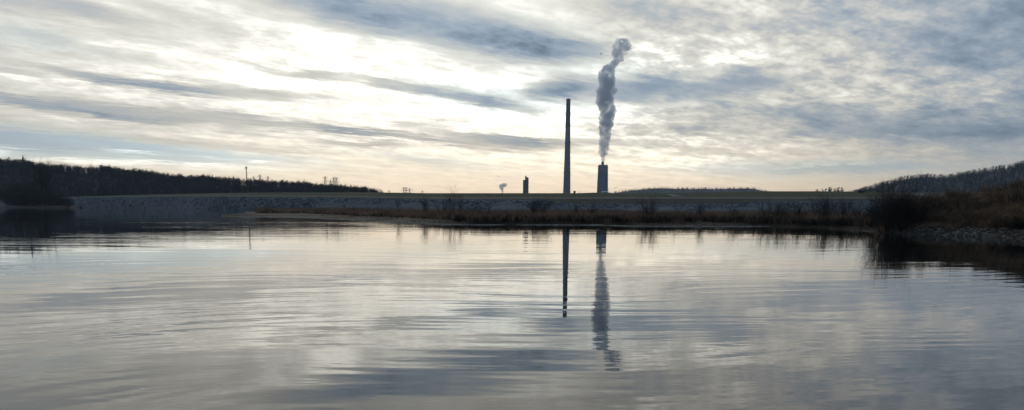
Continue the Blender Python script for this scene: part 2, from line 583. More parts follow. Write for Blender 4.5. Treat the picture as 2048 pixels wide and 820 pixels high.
# ------------------------------------------------------------------ the mud spit with the reed bed
WL = tab((445, 432), (520, 434), (600, 435.5), (660, 438), (720, 441), (780, 444.5), (860, 448), (950, 449.5), (1100, 449.6), (1200, 450), (1260, 452),
         (1350, 453), (1450, 452.8), (1530, 452.4), (1640, 455.5), (1690, 459), (1740, 464), (1790, 467), (1845, 469), (1920, 471.5), (2048, 477),
         (2300, 492), (2600, 512))
PB = tab((445, 430), (500, 427.5), (560, 426), (640, 427.5), (760, 433), (880, 438.5), (960, 443), (1100, 444), (1250, 444), (1300, 443.5), (1450, 442.8),
         (1540, 447), (1650, 449), (1740, 452), (1800, 453))
WB = tab((445, 2), (480, 9), (520, 24), (600, 45), (800, 62), (1100, 75), (1500, 75), (1800, 70))


def spit_d(px):
    df = onwater(px, WL(px)).y
    db = max(onwater(px, PB(px), 0.3).y, df + 1.0)
    return df, db, df + WB(px) + (db - df)


def spit_z(px, d):
    df, db, dk = spit_d(px)
    if d < df: z = -0.25 * min(1, (df - d) / 4)
    elif d < db: z = 0.30 * ((d - df) / (db - df)) ** 1.3
    else: z = 0.30 + 0.25 * math.sin(math.pi * min(1, (d - db) / max(dk - db, 1))) - 0.55 * max(0, min(1, (d - dk + 10) / 10)) ** 2
    x = col_of(px, d)
    return z + fbm(x * .16, d * .16) * 0.055 + fbm(x * .03, d * .05, 3) * 0.07


cols = []
for px in np.arange(441, 1830, 3.5):
    df, db, dk = spit_d(px)
    ds = [df - 8, df - 3] + list(np.linspace(df - 1.2, db, 16)) + list(np.linspace(db, dk, 8))[1:] + [dk + 4]
    cols.append([Vector((col_of(px, d), d, spit_z(px, d))) for d in ds])
spit = loft('mud_flat', cols, M_mud)

# low pale ribbon painting in the bright glint along the water's edge
def painted_glint(p0, p1):
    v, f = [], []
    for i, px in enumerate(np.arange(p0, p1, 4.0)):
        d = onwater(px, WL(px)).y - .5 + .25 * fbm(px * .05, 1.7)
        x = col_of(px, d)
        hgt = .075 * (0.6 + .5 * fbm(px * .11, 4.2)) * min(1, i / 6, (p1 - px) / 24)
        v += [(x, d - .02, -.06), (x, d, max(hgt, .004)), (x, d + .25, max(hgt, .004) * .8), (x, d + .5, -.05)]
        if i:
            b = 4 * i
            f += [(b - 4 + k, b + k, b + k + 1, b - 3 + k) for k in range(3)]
    return tag(mesh_obj('painted_glint', v, f, M_glint), kind='structure')


M_glint = mottled('glint_colour', (.30, .28, .25), (.48, .45, .41), 0.6, 4)  # pale base colour carries the shoreline glint
painted_glint(452, 1010)
painted_glint(1030, 1545)

# ------------------------------------------------------------------ the near bank
BT = tab((1730, 452), (1770, 421), (1800, 415), (1840, 409), (1870, 400), (1900, 397), (1950, 391), (2000, 386), (2048, 377), (2200, 352), (2600, 320))


def bank_d(px):
    df = onwater(px, WL(px)).y
    return df, df + 1.6, df + tab((1730, 6), (1850, 14), (2048, 17), (2600, 18))(px)


def bank_z(px, d):
    df, ds, dc = bank_d(px)
    zc = at(px, BT(px), dc).z
    if d < df: z = -0.45 * min(1, (df - d) / 2.0)
    elif d < ds: z = 0.42 * (d - df) / (ds - df) * min(1, max(.35, (px - 1730) / 90))
    elif d < dc:
        t = (d - ds) / (dc - ds)
        q0 = 0.42 * min(1, max(.35, (px - 1730) / 90))
        z = q0 + (zc - q0) * (t * 0.75 + 0.25 * t * t * (3 - 2 * t))
    else: z = zc - 0.03 * (d - dc)
    x = col_of(px, d)
    e = min(1.0, max(0.0, (px - 1735) / 45)); e = e * e * (3 - 2 * e)
    z = z * e - .3 * (1 - e)
    return z + (fbm(x * .35, d * .35) * 0.16 if d > ds else 0.04 * fbm(x, d)) * e


cols = []
for px in np.arange(1735, 2601, 9):
    df, ds, dc = bank_d(px)
    dd = [df - 4, df - 1] + list(np.linspace(df, ds, 4)) + list(np.linspace(ds, dc, 12))[1:] + [dc + 12, dc + 30]
    cols.append([Vector((col_of(px, d), d, bank_z(px, d) - (0.9 if d == dc + 30 else 0))) for d in dd])
bank = loft('river_bank', cols, M_bank)


# ------------------------------------------------------------------ stones
def stone_mesh(seed, n=2):
    rg = random.Random(seed)
    import bmesh
    bm = bmesh.new()
    bmesh.ops.create_icosphere(bm, subdivisions=n, radius=1.0)
    off = Vector((rg.uniform(0, 50), rg.uniform(0, 50), rg.uniform(0, 50)))
    for v in bm.verts:
        k = 1 + 0.55 * mnoise.noise(v.co * 0.9 + off) + 0.2 * mnoise.noise(v.co * 2.5 + off)
        v.co *= k
        for ax in range(3):                       # broken faces
            lim = 0.72 + 0.1 * math.sin(seed + ax)
            v.co[ax] = max(-lim, min(lim, v.co[ax]))
    me = bpy.data.meshes.new('stone')
    bm.to_mesh(me)
    bm.free()
    me.materials.append(M_stone)
    return me


STONES = [stone_mesh(i, 1) for i in range(8)]


def add_stone(parent, p, s, sink=0.25):
    o = bpy.data.objects.new('stone', random.choice(STONES))
    COL.objects.link(o)
    o.parent = parent
    o.location = p + Vector((0, 0, s * (0.6 - sink)))
    o.rotation_euler = (random.uniform(-.4, .4), random.uniform(-.4, .4), random.uniform(0, 6.3))
    o.scale = (s * random.uniform(.8, 1.4), s * random.uniform(.7, 1.1), s * random.uniform(.55, .9))
    return o


def merged_stones(name, spots, parent, mat, verts_faces):
    """spots: list of (point, size); one mesh of low stones"""
    V, Fc, off = [], [], 0
    bases = [(np.array([v.co for v in m_.vertices]), np.array([p.vertices[:] for p in m_.polygons])) for m_ in verts_faces]
    for p, s in spots:
        bv, bf = random.choice(bases)
        a = random.uniform(0, 6.3)
        rot = np.array([[math.cos(a), -math.sin(a), 0], [math.sin(a), math.cos(a), 0], [0, 0, 1]])
        v = (bv * np.array([s * random.uniform(.8, 1.4), s * random.uniform(.7, 1.2), s * random.uniform(.5, .8)])) @ rot.T + np.array(p) + np.array([0, 0, s * .25])
        V.append(v); Fc.append(bf + off); off += len(v)
    o = mesh_obj(name, np.concatenate(V), np.concatenate(Fc), mat, parent)
    o['kind'] = 'stuff'
    return o


# the 300 largest stones of the near shore one by one, the small ones as a mass
for i in range(290):
    px = 1735 + 340 * random.random() ** 0.6
    df, ds, dc = bank_d(px)
    d = df + random.uniform(-0.5, 1.5)
    add_stone(bank, Vector((col_of(px, d), d, bank_z(px, d))), random.uniform(.07, .17) * (0.7 if px < 1800 else 1.0))
spots = []
for i in range(4200):
    px = 1735 + 615 * random.random() ** 0.75
    df, ds, dc = bank_d(px)
    d = df + random.uniform(-0.7, 1.8)
    spots.append((Vector((col_of(px, d), d, bank_z(px, d))), random.uniform(.03, .075)))
merged_stones('small_stones', spots, bank, M_stone, STONES)
# stones and lumps on the mud
for px, py, s in ((639, 437.2, .10), (648, 437.6, .08), (653, 437.6, .10), (659, 438, .11), (662, 438.1, .08), (885, 438.5, .13), (897, 437.5, .16), (903, 437.6, .12), (568, 434.6, .09),
                  (500, 433.6, .1), (774, 444, .12), (800, 445, .1), (820, 446, .1), (1010, 446, .12), (1080, 446.4, .1), (1140, 447, .1), (1345, 450, .12), (1470, 444, .12), (1530, 446, .14),
                  (1595, 451, .16), (1603, 451, .14), (1703, 451, .2), (1712, 450.6, .16), (1720, 452, .16), (1738, 445, .2), (1745, 443.5, .22), (1750, 445, .18), (1760, 457, .15), (1772, 459, .16)):
    p = onwater(px, min(py, WL(px) - .6), 0.1)
    p.z = spit_z(px, p.y)
    add_stone(spit, p, s)
for i in range(90):
    px = random.uniform(600, 1760)
    df, db, dk = spit_d(px)
    d = random.uniform(df, db)
    add_stone(spit, Vector((col_of(px, d), d, spit_z(px, d))), random.uniform(.04, .09))
# rip-rap on the embankment: a mass of broken rock
spots = []
for i in range(9000):
    px = random.uniform(-120, 2150)
    d = D0(px)
    f1 = Vector((col_of(px, d), d, 0.0)); rt = at(px, RT(px), d + 15)
    t = random.random()
    spots.append((f1.lerp(rt, t) + Vector((random.uniform(-2, 2), 0, -.1)), random.uniform(.18, .5)))
M_riprock = mottled('riprap_rock', (.064, .078, .096), (.104, .122, .146), 0.3, 3)
merged_stones('riprap_rocks', spots, revet, M_riprock, STONES)
# ------------------------------------------------------------------ plants
M_bark = mottled('bark', (.035, .029, .024), (.075, .062, .052), 0.8, 4)
M_twig = mottled('twigs', (.045, .034, .027), (.085, .064, .05), 0.12, 3, per_object=0.3)
M_twig_dark = mottled('dark_twigs', (.018, .014, .011), (.040, .031, .024), 0.3, 3, per_object=0.25)
M_needle = mottled('needles', (.016, .024, .014), (.035, .046, .022), 0.3, 3)
M_reed = mottled('reeds', (.18, .112, .070), (.34, .22, .145), 0.09, 5, c3=(.055, .036, .026), scale3=0.25)
M_brush = mottled('dry_brush', (.17, .11, .068), (.36, .235, .145), 0.35, 5, c3=(.034, .030, .022), scale3=0.28)
M_pale = mottled('pale_seed_heads', (.16, .13, .085), (.26, .21, .14), 0.8, 3)


def unit(rg):
    while True:
        v = Vector((rg.uniform(-1, 1), rg.uniform(-1, 1), rg.uniform(-1, 1)))
        if 0.05 < v.length < 1: return v.normalized()


class Plant:
    """collects tapered limbs (solid) and twigs (thin blades)"""
    def __init__(self, seed):
        self.rg = random.Random(seed)
        self.sv, self.sf, self.tv, self.tf = [], [], [], []

    def limb(self, pts, r0, r1, k):
        n = len(pts)
        base = len(self.sv)
        for i, p in enumerate(pts):
            a = pts[max(i - 1, 0)]; b = pts[min(i + 1, n - 1)]
            t = (b - a).normalized()
            u = t.orthogonal().normalized(); w = t.cross(u)
            r = r0 + (r1 - r0) * i / (n - 1)
            for j in range(k):
                an = 2 * math.pi * j / k
                self.sv.append(p + (u * math.cos(an) + w * math.sin(an)) * r)
        for i in range(n - 1):
            for j in range(k):
                self.sf.append((base + i * k + j, base + i * k + (j + 1) % k, base + (i + 1) * k + (j + 1) % k, base + (i + 1) * k + j))

    def twig(self, p, q, w):
        t = (q - p)
        s = t.cross(unit(self.rg))
        if s.length < 1e-6: return
        s = s.normalized() * w
        b = len(self.tv)
        self.tv += [p - s * .5, p + s * .5, q]
        self.tf.append((b, b + 1, b + 2))

    def branch(self, p, d, L, r, level, maxl, nchild, spread, up, seg, kid):
        rg = self.rg
        pts = [p]
        dd = d.copy()
        for i in range(seg):
            dd = (dd + unit(rg) * 0.16 + Vector((0, 0, up))).normalized()
            pts.append(pts[-1] + dd * (L / seg))
        if level < maxl:
            self.limb(pts, r, r * 0.35, 5 if level == 0 else 3)
        else:
            for i in range(seg):
                self.twig(pts[i], pts[i + 1] + (pts[i + 1] - pts[i]) * .2, r * 2)
        if level < maxl:
            for c in range(nchild[level]):
                t = kid[level] + (1 - kid[level]) * (c + rg.random()) / nchild[level]
                i = min(int(t * seg), seg - 1)
                q = pts[i].lerp(pts[i + 1], t * seg - i)
                ax = (pts[i + 1] - pts[i]).normalized()
                side = unit(rg); side = (side - ax * side.dot(ax)).normalized()
                an = R(rg.uniform(*spread))
                nd = (ax * math.cos(an) + side * math.sin(an)).normalized()
                self.branch(q, nd, L * rg.uniform(.38, .62) * (1.15 - 0.45 * t if level == 0 else 1), r * (0.45 if level == 0 else .5), level + 1, maxl,
                            nchild, spread, up, max(2, seg - 1), kid)

    def meshes(self, n1, m1, n2, m2):
        out = []
        for nm, v, f, m_ in ((n1, self.sv, self.sf, m1), (n2, self.tv, self.tf, m2)):
            me = bpy.data.meshes.new(nm)
            me.from_pydata([tuple(x) for x in v], [], f)
            me.materials.append(m_)
            me.update()
            out.append(me)
        return out


def bare_tree(seed, h, rich=1.0, trunk_frac=0.62, tw=1.0):
    P = Plant(seed)
    n = lambda a: max(2, int(a * rich))
    P.branch(Vector((0, 0, -.3)), Vector((0, 0, 1)), h * trunk_frac, h * .018, 0, 3, (n(11), n(7), n(6)), (25, 62), 0.10, 5, (.28, .25, .15))
    return P


def broad_tree(seed, h):
    """short trunk that forks into wide spreading limbs"""
    P = Plant(seed)
    rg = P.rg
    P.limb([Vector((0, 0, -.5)), Vector((.05, 0, h * .1)), Vector((0, 0, h * .22))], h * .03, h * .022, 6)
    for i in range(7):
        a = i * 2 * math.pi / 7 + rg.uniform(-.3, .3)
        el = R(rg.uniform(32, 75))
        d = Vector((math.cos(a) * math.cos(el), math.sin(a) * math.cos(el), math.sin(el)))
        P.branch(Vector((0, 0, h * rg.uniform(.14, .22))), d, h * rg.uniform(.5, .72), h * .013, 1, 4, (0, 9, 7, 5), (22, 55), 0.09, 5, (.2, .22, .2, .1))
    return P


def shrub_plant(seed, h, w, stems, sub=9, tw=0.02, lean=1.0):
    P = Plant(seed)
    rg = P.rg
    for i in range(stems):
        a = rg.uniform(0, 6.28); rr = rg.uniform(0, w * .22)
        base = Vector((math.cos(a) * rr, math.sin(a) * rr, -.15))
        el = R(rg.uniform(48, 88))
        d = Vector((math.cos(a) * math.cos(el) * lean, math.sin(a) * math.cos(el) * lean, math.sin(el))).normalized()
        P.branch(base, d, h * rg.uniform(.6, 1.02), tw * rg.uniform(.8, 1.4), 1, 3, (0, sub, 5), (18, 50), 0.05, 4, (0, .25, .15))
    return P


def instance(name, meshes, part_names, loc, rz, sc, label, cat, group):
    o = empty(name, loc, label, cat, group, rz)
    o.scale = sc if hasattr(sc, '__len__') else (sc, sc, sc)
    for me, pn in zip(meshes, part_names):
        c = bpy.data.objects.new(pn, me)
        COL.objects.link(c)
        c.parent = o
    return o


# ---- woods as a mass: many small trees in one mesh
def wood(name, kinds, spots, mat):
    V, Fc, off = [], [], 0
    for p, s in spots:
        bv, bf = random.choice(kinds)
        a = random.uniform(0, 6.3)
        rot = np.array([[math.cos(a), -math.sin(a), 0], [math.sin(a), math.cos(a), 0], [0, 0, 1]])
        v = (bv @ rot.T) * np.array([s * random.uniform(.85, 1.15), s * random.uniform(.85, 1.15), s]) + np.array(p)
        V.append(v); Fc.append(bf + off); off += len(v)
    o = mesh_obj(name, np.concatenate(V), np.concatenate(Fc), mat)
    return o


def lowtree(seed, h, nlimb, ntwig, w):
    rg = random.Random(seed)
    V, Fc = [], []

    def blade(p, q, ww):
        s = (q - p).cross(unit(rg)).normalized() * ww
        b = len(V); V.extend([p - s, p + s, q]); Fc.append((b, b + 1, b + 2))
    top = Vector((rg.uniform(-.4, .4), rg.uniform(-.4, .4), h * .8))
    for k in range(3):
        a = k * 2.1
        blade(Vector((math.cos(a) * .1, math.sin(a) * .1, -.5)), top, h * .014)
    for i in range(nlimb):
        t = rg.uniform(.22, .95)
        p = top * t
        a = rg.uniform(0, 6.3); el = R(rg.uniform(25, 75))
        L = h * rg.uniform(.22, .40) * (1.2 - .6 * t)
        d = Vector((math.cos(a) * math.cos(el), math.sin(a) * math.cos(el), math.sin(el)))
        q = p + d * L
        blade(p, q, h * .006)
        for j in range(ntwig):
            u = rg.uniform(.2, 1)
            p2 = p.lerp(q, u)
            e = (d + unit(rg) * .85 + Vector((0, 0, .25))).normalized()
            blade(p2, p2 + e * h * rg.uniform(.08, .2), w)
    for i in range(int(nlimb * 1.6)):                 # understorey round the foot
        a = rg.uniform(0, 6.3); rr = rg.uniform(0, h * .24)
        b0 = Vector((math.cos(a) * rr, math.sin(a) * rr, 0))
        e = (unit(rg) * .6 + Vector((0, 0, 1))).normalized()
        blade(b0, b0 + e * h * rg.uniform(.2, .5), w * 2.2)
    return np.array(V), np.array(Fc)


def lowconifer(seed, h, n):
    rg = random.Random(seed)
    V, Fc = [], []
    for i in range(n):
        t = rg.random() ** .8
        z = h * (.12 + .88 * t); rad = h * .2 * (1 - t) + .25
        a = rg.uniform(0, 6.3)
        p = Vector((0, 0, z)); q = Vector((math.cos(a) * rad, math.sin(a) * rad, z - rad * rg.uniform(0, .5)))
        s = Vector((-math.sin(a), math.cos(a), rg.uniform(-.5, .5))) * h * .035
        b = len(V); V.extend([p, q + s, q - s]); Fc.append((b, b + 1, b + 2))
    return np.array(V), np.array(Fc)


def scatter(fn, p0, p1, d0, d1, n, s0, s1, keep=None):
    out = []
    while len(out) < n:
        px = random.uniform(p0, p1); d = random.uniform(d0, d1)
        if keep and not keep(px, d): continue
        out.append((Vector((col_of(px, d), d, fn(px, d) - .3)), random.uniform(s0, s1)))
    return out


LT = [lowtree(i, 15, 20, 7, .10) for i in range(9)]
M_wood = mottled('winter_wood', (.020, .018, .018), (.040, .033, .031), 0.025, 4, c3=(.046, .036, .031), scale3=0.012)
okL = lambda px, d: px < 770 - max(0, (d - 740)) * .2
wl = wood('woods', LT, scatter(H_L, -330, 765, 603, 775, 2800, .45, .68, okL) + scatter(H_L, -60, 762, 722, 778, 900, .40, .60, okL), M_wood)
tag(wl, 'bare winter woods covering the low ridge beyond the rock embankment', 'woods', kind='stuff')
LTf = [lowtree(40 + i, 15, 15, 5, .17) for i in range(7)]
M_wood_dark = mottled('hill_wood', (.007, .006, .006), (.015, .012, .011), 0.02, 4)
wr = wood('woods', LTf, scatter(H_R, 1655, 2330, 905, 1360, 3300, .42, .62), M_wood_dark)
tag(wr, 'bare woods covering the steep hillside behind the brushy bank', 'woods', kind='stuff')
LC = [lowconifer(i, 15, 60) for i in range(6)] + [lowtree(60 + i, 15, 12, 5, .45) for i in range(3)]
wc = wood('woods', LC, scatter(H_C, 1205, 1552, 2360, 2660, 1900, .28, .55, lambda px, d: SKY_C(px) < 386.5), M_needle)
tag(wc, 'distant bluish woods on a low ridge behind the plume tower', 'woods', kind='stuff')

# ---- single trees on the skyline of the near ridge
TREES = []
for i in range(6):
    TREES.append(bare_tree(100 + i, 15.0, 0.9).meshes('trunk', M_bark, 'crown', M_twig))
RIDGE = 'bare trees on the ridge skyline'
n_r = 0
px = -20.0
while px < 764:
    d = random.uniform(722, 752)
    s = random.uniform(.82, 1.08)
    if random.random() < .12: s *= 1.18
    if px > 690: s *= .8
    s *= .60
    instance('bare_tree', random.choice(TREES), ('trunk', 'crown'), Vector((col_of(px, d), d, H_L(px, d) - .2)), random.uniform(0, 6.3), s,
             'bare winter tree on the ridge skyline ' + ('behind the island thicket' if px < 150 else 'between the island and the antenna mast' if px < 470 else
             'around the antenna mast and its three pylons' if px < 575 else 'around the four close pylons' if px < 690 else 'at the low tapering end'), 'tree', RIDGE)
    px += random.uniform(3.2, 6.6)
    n_r += 1
# dark cedars standing among them
CED = []
for i in range(3):
    bv, bf = lowconifer(30 + i, 11, 420)
    me = bpy.data.meshes.new('crown'); me.from_pydata([tuple(v) for v in bv], [], [tuple(int(k) for k in f) for f in bf]); me.materials.append(M_needle)
    P = Plant(i); P.limb([Vector((0, 0, -.3)), Vector((0, 0, 5)), Vector((0, 0, 10.2))], .22, .04, 5)
    mt = bpy.data.meshes.new('trunk'); mt.from_pydata([tuple(v) for v in P.sv], [], P.sf); mt.materials.append(M_bark)
    CED.append((mt, me))
for px, d, s, wh in ((470, 705, 1.05, 'left of the antenna mast'), (481, 715, .85, 'close beside the antenna mast'), (567, 700, 1.0, 'midway between the mast and the four pylons'),
                     (552, 710, .8, 'right of the three mast pylons'), (640, 700, .85, 'left of the four close pylons'), (690, 698, .8, 'right of the four close pylons'),
                     (716, 700, .75, 'where the ridge begins to drop'), (428, 705, 1.0, 'well left of the antenna mast'), (55, 735, 1.0, 'above the island thicket'),
                     (750, 690, .5, 'at the very end of the ridge')):
    instance('cedar_tree', random.choice(CED), ('trunk', 'crown'), Vector((col_of(px, d), d, H_L(px, d) - .2)), random.uniform(0, 6.3), s,
             'dark evergreen cedar among bare ridge trees ' + wh, 'tree', 'cedars on the ridge')

# ---- small trees on the grass crest towards the steep hill
def clump_tree(seed, h, w, n):
    P = Plant(seed); rg = P.rg
    P.limb([Vector((0, 0, -.3)), Vector((.05, 0, h * .4)), Vector((0, .05, h * .8))], h * .03, h * .01, 5)
    for i in range(7):
        a = rg.uniform(0, 6.3)
        P.limb([Vector((0, 0, h * .3)), Vector((math.cos(a) * w * .25, math.sin(a) * w * .25, h * rg.uniform(.5, .8)))], h * .012, h * .004, 3)
    for i in range(n):
        v = unit(rg) * rg.random() ** .4
        c = Vector((v.x * w * .5, v.y * w * .5, h * .62 + v.z * h * .38))
        if mnoise.noise(c * (3.5 / h) + Vector((seed, 0, 0))) < -.08: continue
        P.twig(c, c + unit(rg) * h * .07, h * .045)
    return P.meshes('trunk', M_bark, 'crown', M_needle)


for px, top, w, lab in ((1635, 377.6, 9, 'low round dark tree first in the row on the grass crest'),
                        (1645, 377.2, 6, 'small dark tree second in the row on the grass crest'),
                        (1651.5, 376.6, 5, 'narrow little tree beside the tall one on the grass crest'),
                        (1660, 373.2, 8, 'tallest lollipop tree in the row on the grass crest'),
                        (1670, 376, 9, 'dark tree in the clump where the grass crest meets the steep hill'),
                        (1677, 374.5, 8, 'taller dark tree in the clump at the foot of the steep hill'),
                        (1684, 374.5, 8, 'last dark tree of the row touching the steep hill')):
    d = 520.0
    c = at(px, 383.5, d); t = at(px, top, d)
    h = (t.z - c.z) + 2.0
    instance('round_tree', clump_tree(int(px), h, w * d / 1600, 620), ('trunk', 'crown'), Vector((c.x, d, c.z - 2.0)), 0, 1, lab, 'tree', 'trees on the grass crest')

# ---- shrubs on the spit: (column, row of the top, width px, depth, stems, label)
def sp(px, top, wpx, d, stems, label, cat='shrub', sub=9, dark=True, name='bare_shrub', tw=None):
    df, db, dk = spit_d(px)
    d = min(max(d, db + 1), dk - 6)
    z = spit_z(px, d) if px < 1760 else bank_z(px, d)
    h = at(px, top, d).z - z
    w = wpx * d / 1600
    tw = tw or (0.013 + 0.004 * h)
    m_ = shrub_plant(int(px * 7 + top), h, w, stems, sub, tw, lean=min(2.2, w / h)).meshes('stems', M_bark, 'twigs', M_twig_dark if dark else M_twig)
    return instance(name, m_, ('stems', 'twigs'), Vector((col_of(px, d), d, z)), 0, 1, label, cat, 'bare shrubs on the spit')


for a in ((797, 393, 10, 104, 3, 'thin bare sapling standing alone in the reeds, first from the spit tip'),
          (850, 397, 18, 102, 8, 'bushy little bare shrub between two saplings on the spit'),
          (885, 402, 22, 100, 6, 'low sparse shrub just left of the tallest sapling on the spit'),
          (905, 384, 17, 100, 4, 'tallest thin bare sapling on the spit, reaching the grass crest'),
          (921, 396, 9, 99, 3, 'thin sapling just right of the tallest one on the spit'),
          (979, 401, 9, 99, 3, 'slender sapling in front of the blue rock slope'),
          (1062, 401, 24, 96, 9, 'fan of upright bare stems in front of the brown tower'),
          (1085, 400, 26, 95, 9, 'fan of upright bare stems just left of the chimney line'),
          (1150, 409, 14, 94, 5, 'small spreading shrub below the chimney'),
          (1190, 410, 22, 90, 8, 'low shrub below the plume tower'),
          (1298, 397, 40, 86, 16, 'wide bare shrub with many stems, right of the plume tower'),
          (1356, 404, 5, 92, 2, 'thin single stem standing in the reeds'),
          (1400, 408, 22, 84, 7, 'small bare shrub at the edge of the mud'),
          (1470, 411, 20, 82, 6, 'small twiggy shrub among the reeds below the far ridge'),
          (1543, 404, 46, 78, 18, 'broad dark shrub at the start of the thicket on the spit'),
          (1566, 409, 30, 76, 10, 'shrub leaning beside the broad dark one'),
          (1600, 407, 36, 78, 12, 'dark twiggy shrub in the middle of the thicket'),
          (1628, 404, 14, 80, 4, 'thin upright sapling between the two thicket shrubs'),
          (1658, 399, 50, 74, 20, 'tall dense bare shrub near the right end of the spit'),
          (1690, 405, 34, 74, 12, 'bare shrub between the dense one and the round bush'),
          (1722, 409, 30, 72, 10, 'low shrub close to the near bank')):
    sp(*a)
# low dark brambles along the foot of the reed bed
BR = [shrub_plant(900 + i, .62, 1.5, 16, 8, .012, lean=2.0).meshes('stems', M_twig_dark, 'twigs', M_twig_dark) for i in range(5)]
px = 520.0
while px < 1775:
    df, db, dk = spit_d(px)
    d = db + random.uniform(-.2, 2.2)
    big = 1.0 if px > 900 else .62
    s = random.uniform(.75, 1.3) * big
    instance('bramble', random.choice(BR), ('stems', 'twigs'), Vector((col_of(px, d), d, spit_z(px, d))), random.uniform(0, 6.3), (s * 1.2, s * 1.2, s),
             'low dark bramble along the foot of the reeds ' + ('near the bare tip of the spit' if px < 780 else 'below the tall saplings' if px < 960 else
             'below the tall chimney' if px < 1175 else 'below the plume tower' if px < 1400 else 'below the far ridge' if px < 1620 else 'next to the near bank'),
             'bramble', 'brambles below the reeds')
    px += random.uniform(5, 11) * (1.0 if px > 900 else 1.2)

# ---- reed bed: stuff
def blades(name, n, place, hgt, width, mat, lean=.35, droop=0.0):
    V = np.zeros((n, 3, 3), np.float32)
    for i in range(n):
        p, k = place()
        h = hgt(p) * random.uniform(.6, 1.1) * k
        a = random.uniform(0, 6.3)
        s = Vector((math.cos(a), math.sin(a), 0)) * width * .5
        b = random.uniform(0, 6.3); le = random.uniform(0, lean) * h
        V[i, 0] = p - s; V[i, 1] = p + s
        V[i, 2] = p + Vector((math.cos(b) * le, math.sin(b) * le, h * (1 - droop * random.random())))
    Fc = np.arange(n * 3, dtype=np.int32).reshape(-1, 3)
    return mesh_obj(name, V.reshape(-1, 3), Fc, mat)


def reed_place():
    while True:
        px = random.uniform(505, 1800)
        df, db, dk = spit_d(px)
        d = db + (dk - 6 - db) * random.random() ** 1.4
        x = col_of(px, d)
        dn = fbm(x * .09, d * .06, 7.0)
        if px < 560 and random.random() > (px - 505) / 55: continue
        if dn < -.45 and random.random() < .7: continue
        return Vector((x, d, spit_z(px, d) - .05)), 1 + .35 * fbm(x * .05, d * .05, 2)


rd = blades('reeds', 52000, reed_place, lambda p: (.95 if p.y > 118 else .74 + .21 * max(0, (p.y - 92) / 26)), .05, M_reed, .22)
tag(rd, 'bed of dry brown reeds covering the low spit', 'reeds', kind='stuff')

def weed_place():
    px = random.uniform(640, 1760)
    df, db, dk = spit_d(px)
    t = random.random() ** .6
    d = df + .4 + (db - df) * t
    x = col_of(px, d)
    return Vector((x, d, spit_z(px, d) - .02)), max(0.15, fbm(x * .25, d * .4, 4) + .25 + .5 * t)


wd = blades('weeds', 9000, weed_place, lambda p: .30, .03, M_twig_dark, .8)
tag(wd, 'sparse dark weeds scattered over the mud below the reeds', 'weeds', kind='stuff')

# ---- brush on the near bank: stuff
def brush_place():
    while True:
        px = random.uniform(1752, 2500) if random.random() < .3 else random.uniform(1752, 2090)
        df, ds, dc = bank_d(px)
        d = ds - .1 + (dc + 4 - ds) * random.random()
        x = col_of(px, d)
        k = fbm(x * .30, d * .30, 5.0)
        if k < -.5 and random.random() < .6: continue
        return Vector((x, d, bank_z(px, d) - .05)), 0.7 + .9 * max(-.3, k)


br = blades('dry_brush', 76000, brush_place, lambda p: .62, .022, M_brush, .9, .5)
tag(br, 'tangled dry brown brush and grass covering the near bank', 'brush', kind='stuff')

# mounds of bramble on the bank
MB_ = [shrub_plant(950 + i, .95, 2.2, 26, 10, .010, lean=2.2).meshes('stems', M_twig_dark, 'twigs', M_brush) for i in range(5)]
for i in range(64):
    px = random.uniform(1830, 2120)
    df, ds, dc = bank_d(px)
    d = ds + (dc + 1 - ds) * random.random()
    s = random.uniform(.5, 1.0)
    instance('bramble', random.choice(MB_), ('stems', 'twigs'), Vector((col_of(px, d), d, bank_z(px, d))), random.uniform(0, 6.3), (s * 1.2, s * 1.2, s),
             'rounded tangle of bramble on the near bank, ' + ('low above the shore stones' if d < ds + (dc - ds) * .33 else 'midway up the slope' if d < ds + (dc - ds) * .72 else
             'high on the bank skyline'), 'bramble', 'brambles on the near bank')


def bush(px, top, wpx, d, stems, label, name='bare_shrub', sub=11, m2=None, tw=.016):
    z = bank_z(px, d)
    h = at(px, top, d).z - z
    w = wpx * d / 1600
    m_ = shrub_plant(int(px * 3 + top), h, w, stems, sub, tw, lean=min(2.4, w / h)).meshes('stems', M_bark, 'twigs', m2 or M_twig_dark)
    return instance(name, m_, ('stems', 'twigs'), Vector((col_of(px, d), d, z)), 0, 1, label, 'shrub', 'shrubs on the near bank')


bush(1800, 384, 96, 52, 62, 'big dark rounded shrub at the water end of the near bank', sub=13)
bush(1776, 400, 52, 51, 30, 'lower dark shrub on the spit side of the big rounded one')
bush(1832, 398, 56, 52, 30, 'dark shrub on the bank side of the big rounded one')
bush(1880, 392, 34, 56, 20, 'small dark shrub on the bank skyline below the pale track')
bush(1925, 388, 40, 55, 18, 'brown scrubby shrub midway up the near bank skyline', m2=M_brush)
bush(2020, 376, 60, 54, 24, 'brown shrub near the top of the bank', m2=M_brush)
bush(2062, 366, 60, 53, 26, 'brown shrub at the picture edge on top of the bank', m2=M_brush)
# pale feathery shrub on the skyline of the bank
P = shrub_plant(77, 1.0, 1.5, 22, 6, .010, lean=1.6)
st_, tw_ = P.meshes('stems', M_twig_dark, 'twigs', M_brush)
Q = Plant(78)
for i in range(900):
    a = Q.rg.uniform(0, 6.3); t = Q.rg.random()
    c = Vector((math.cos(a) * .75 * t ** .5, math.sin(a) * .75 * t ** .5, 1.0 - .35 * t + Q.rg.uniform(-.15, .1)))
    Q.twig(c, c + (unit(Q.rg) + Vector((0, 0, .6))) * .09, .02)
me = bpy.data.meshes.new('seed_heads'); me.from_pydata([tuple(v) for v in Q.tv], [], Q.tf); me.materials.append(M_pale)
d = 55.0
instance('feathery_shrub', (st_, tw_, me), ('stems', 'twigs', 'seed_heads'), Vector((col_of(1972, d), d, bank_z(1972, d) - .1)), 0, .72,
         'shrub with pale feathery seed heads on the bank skyline', 'shrub', None)
d = 66.0
z = spit_z(1745, d)
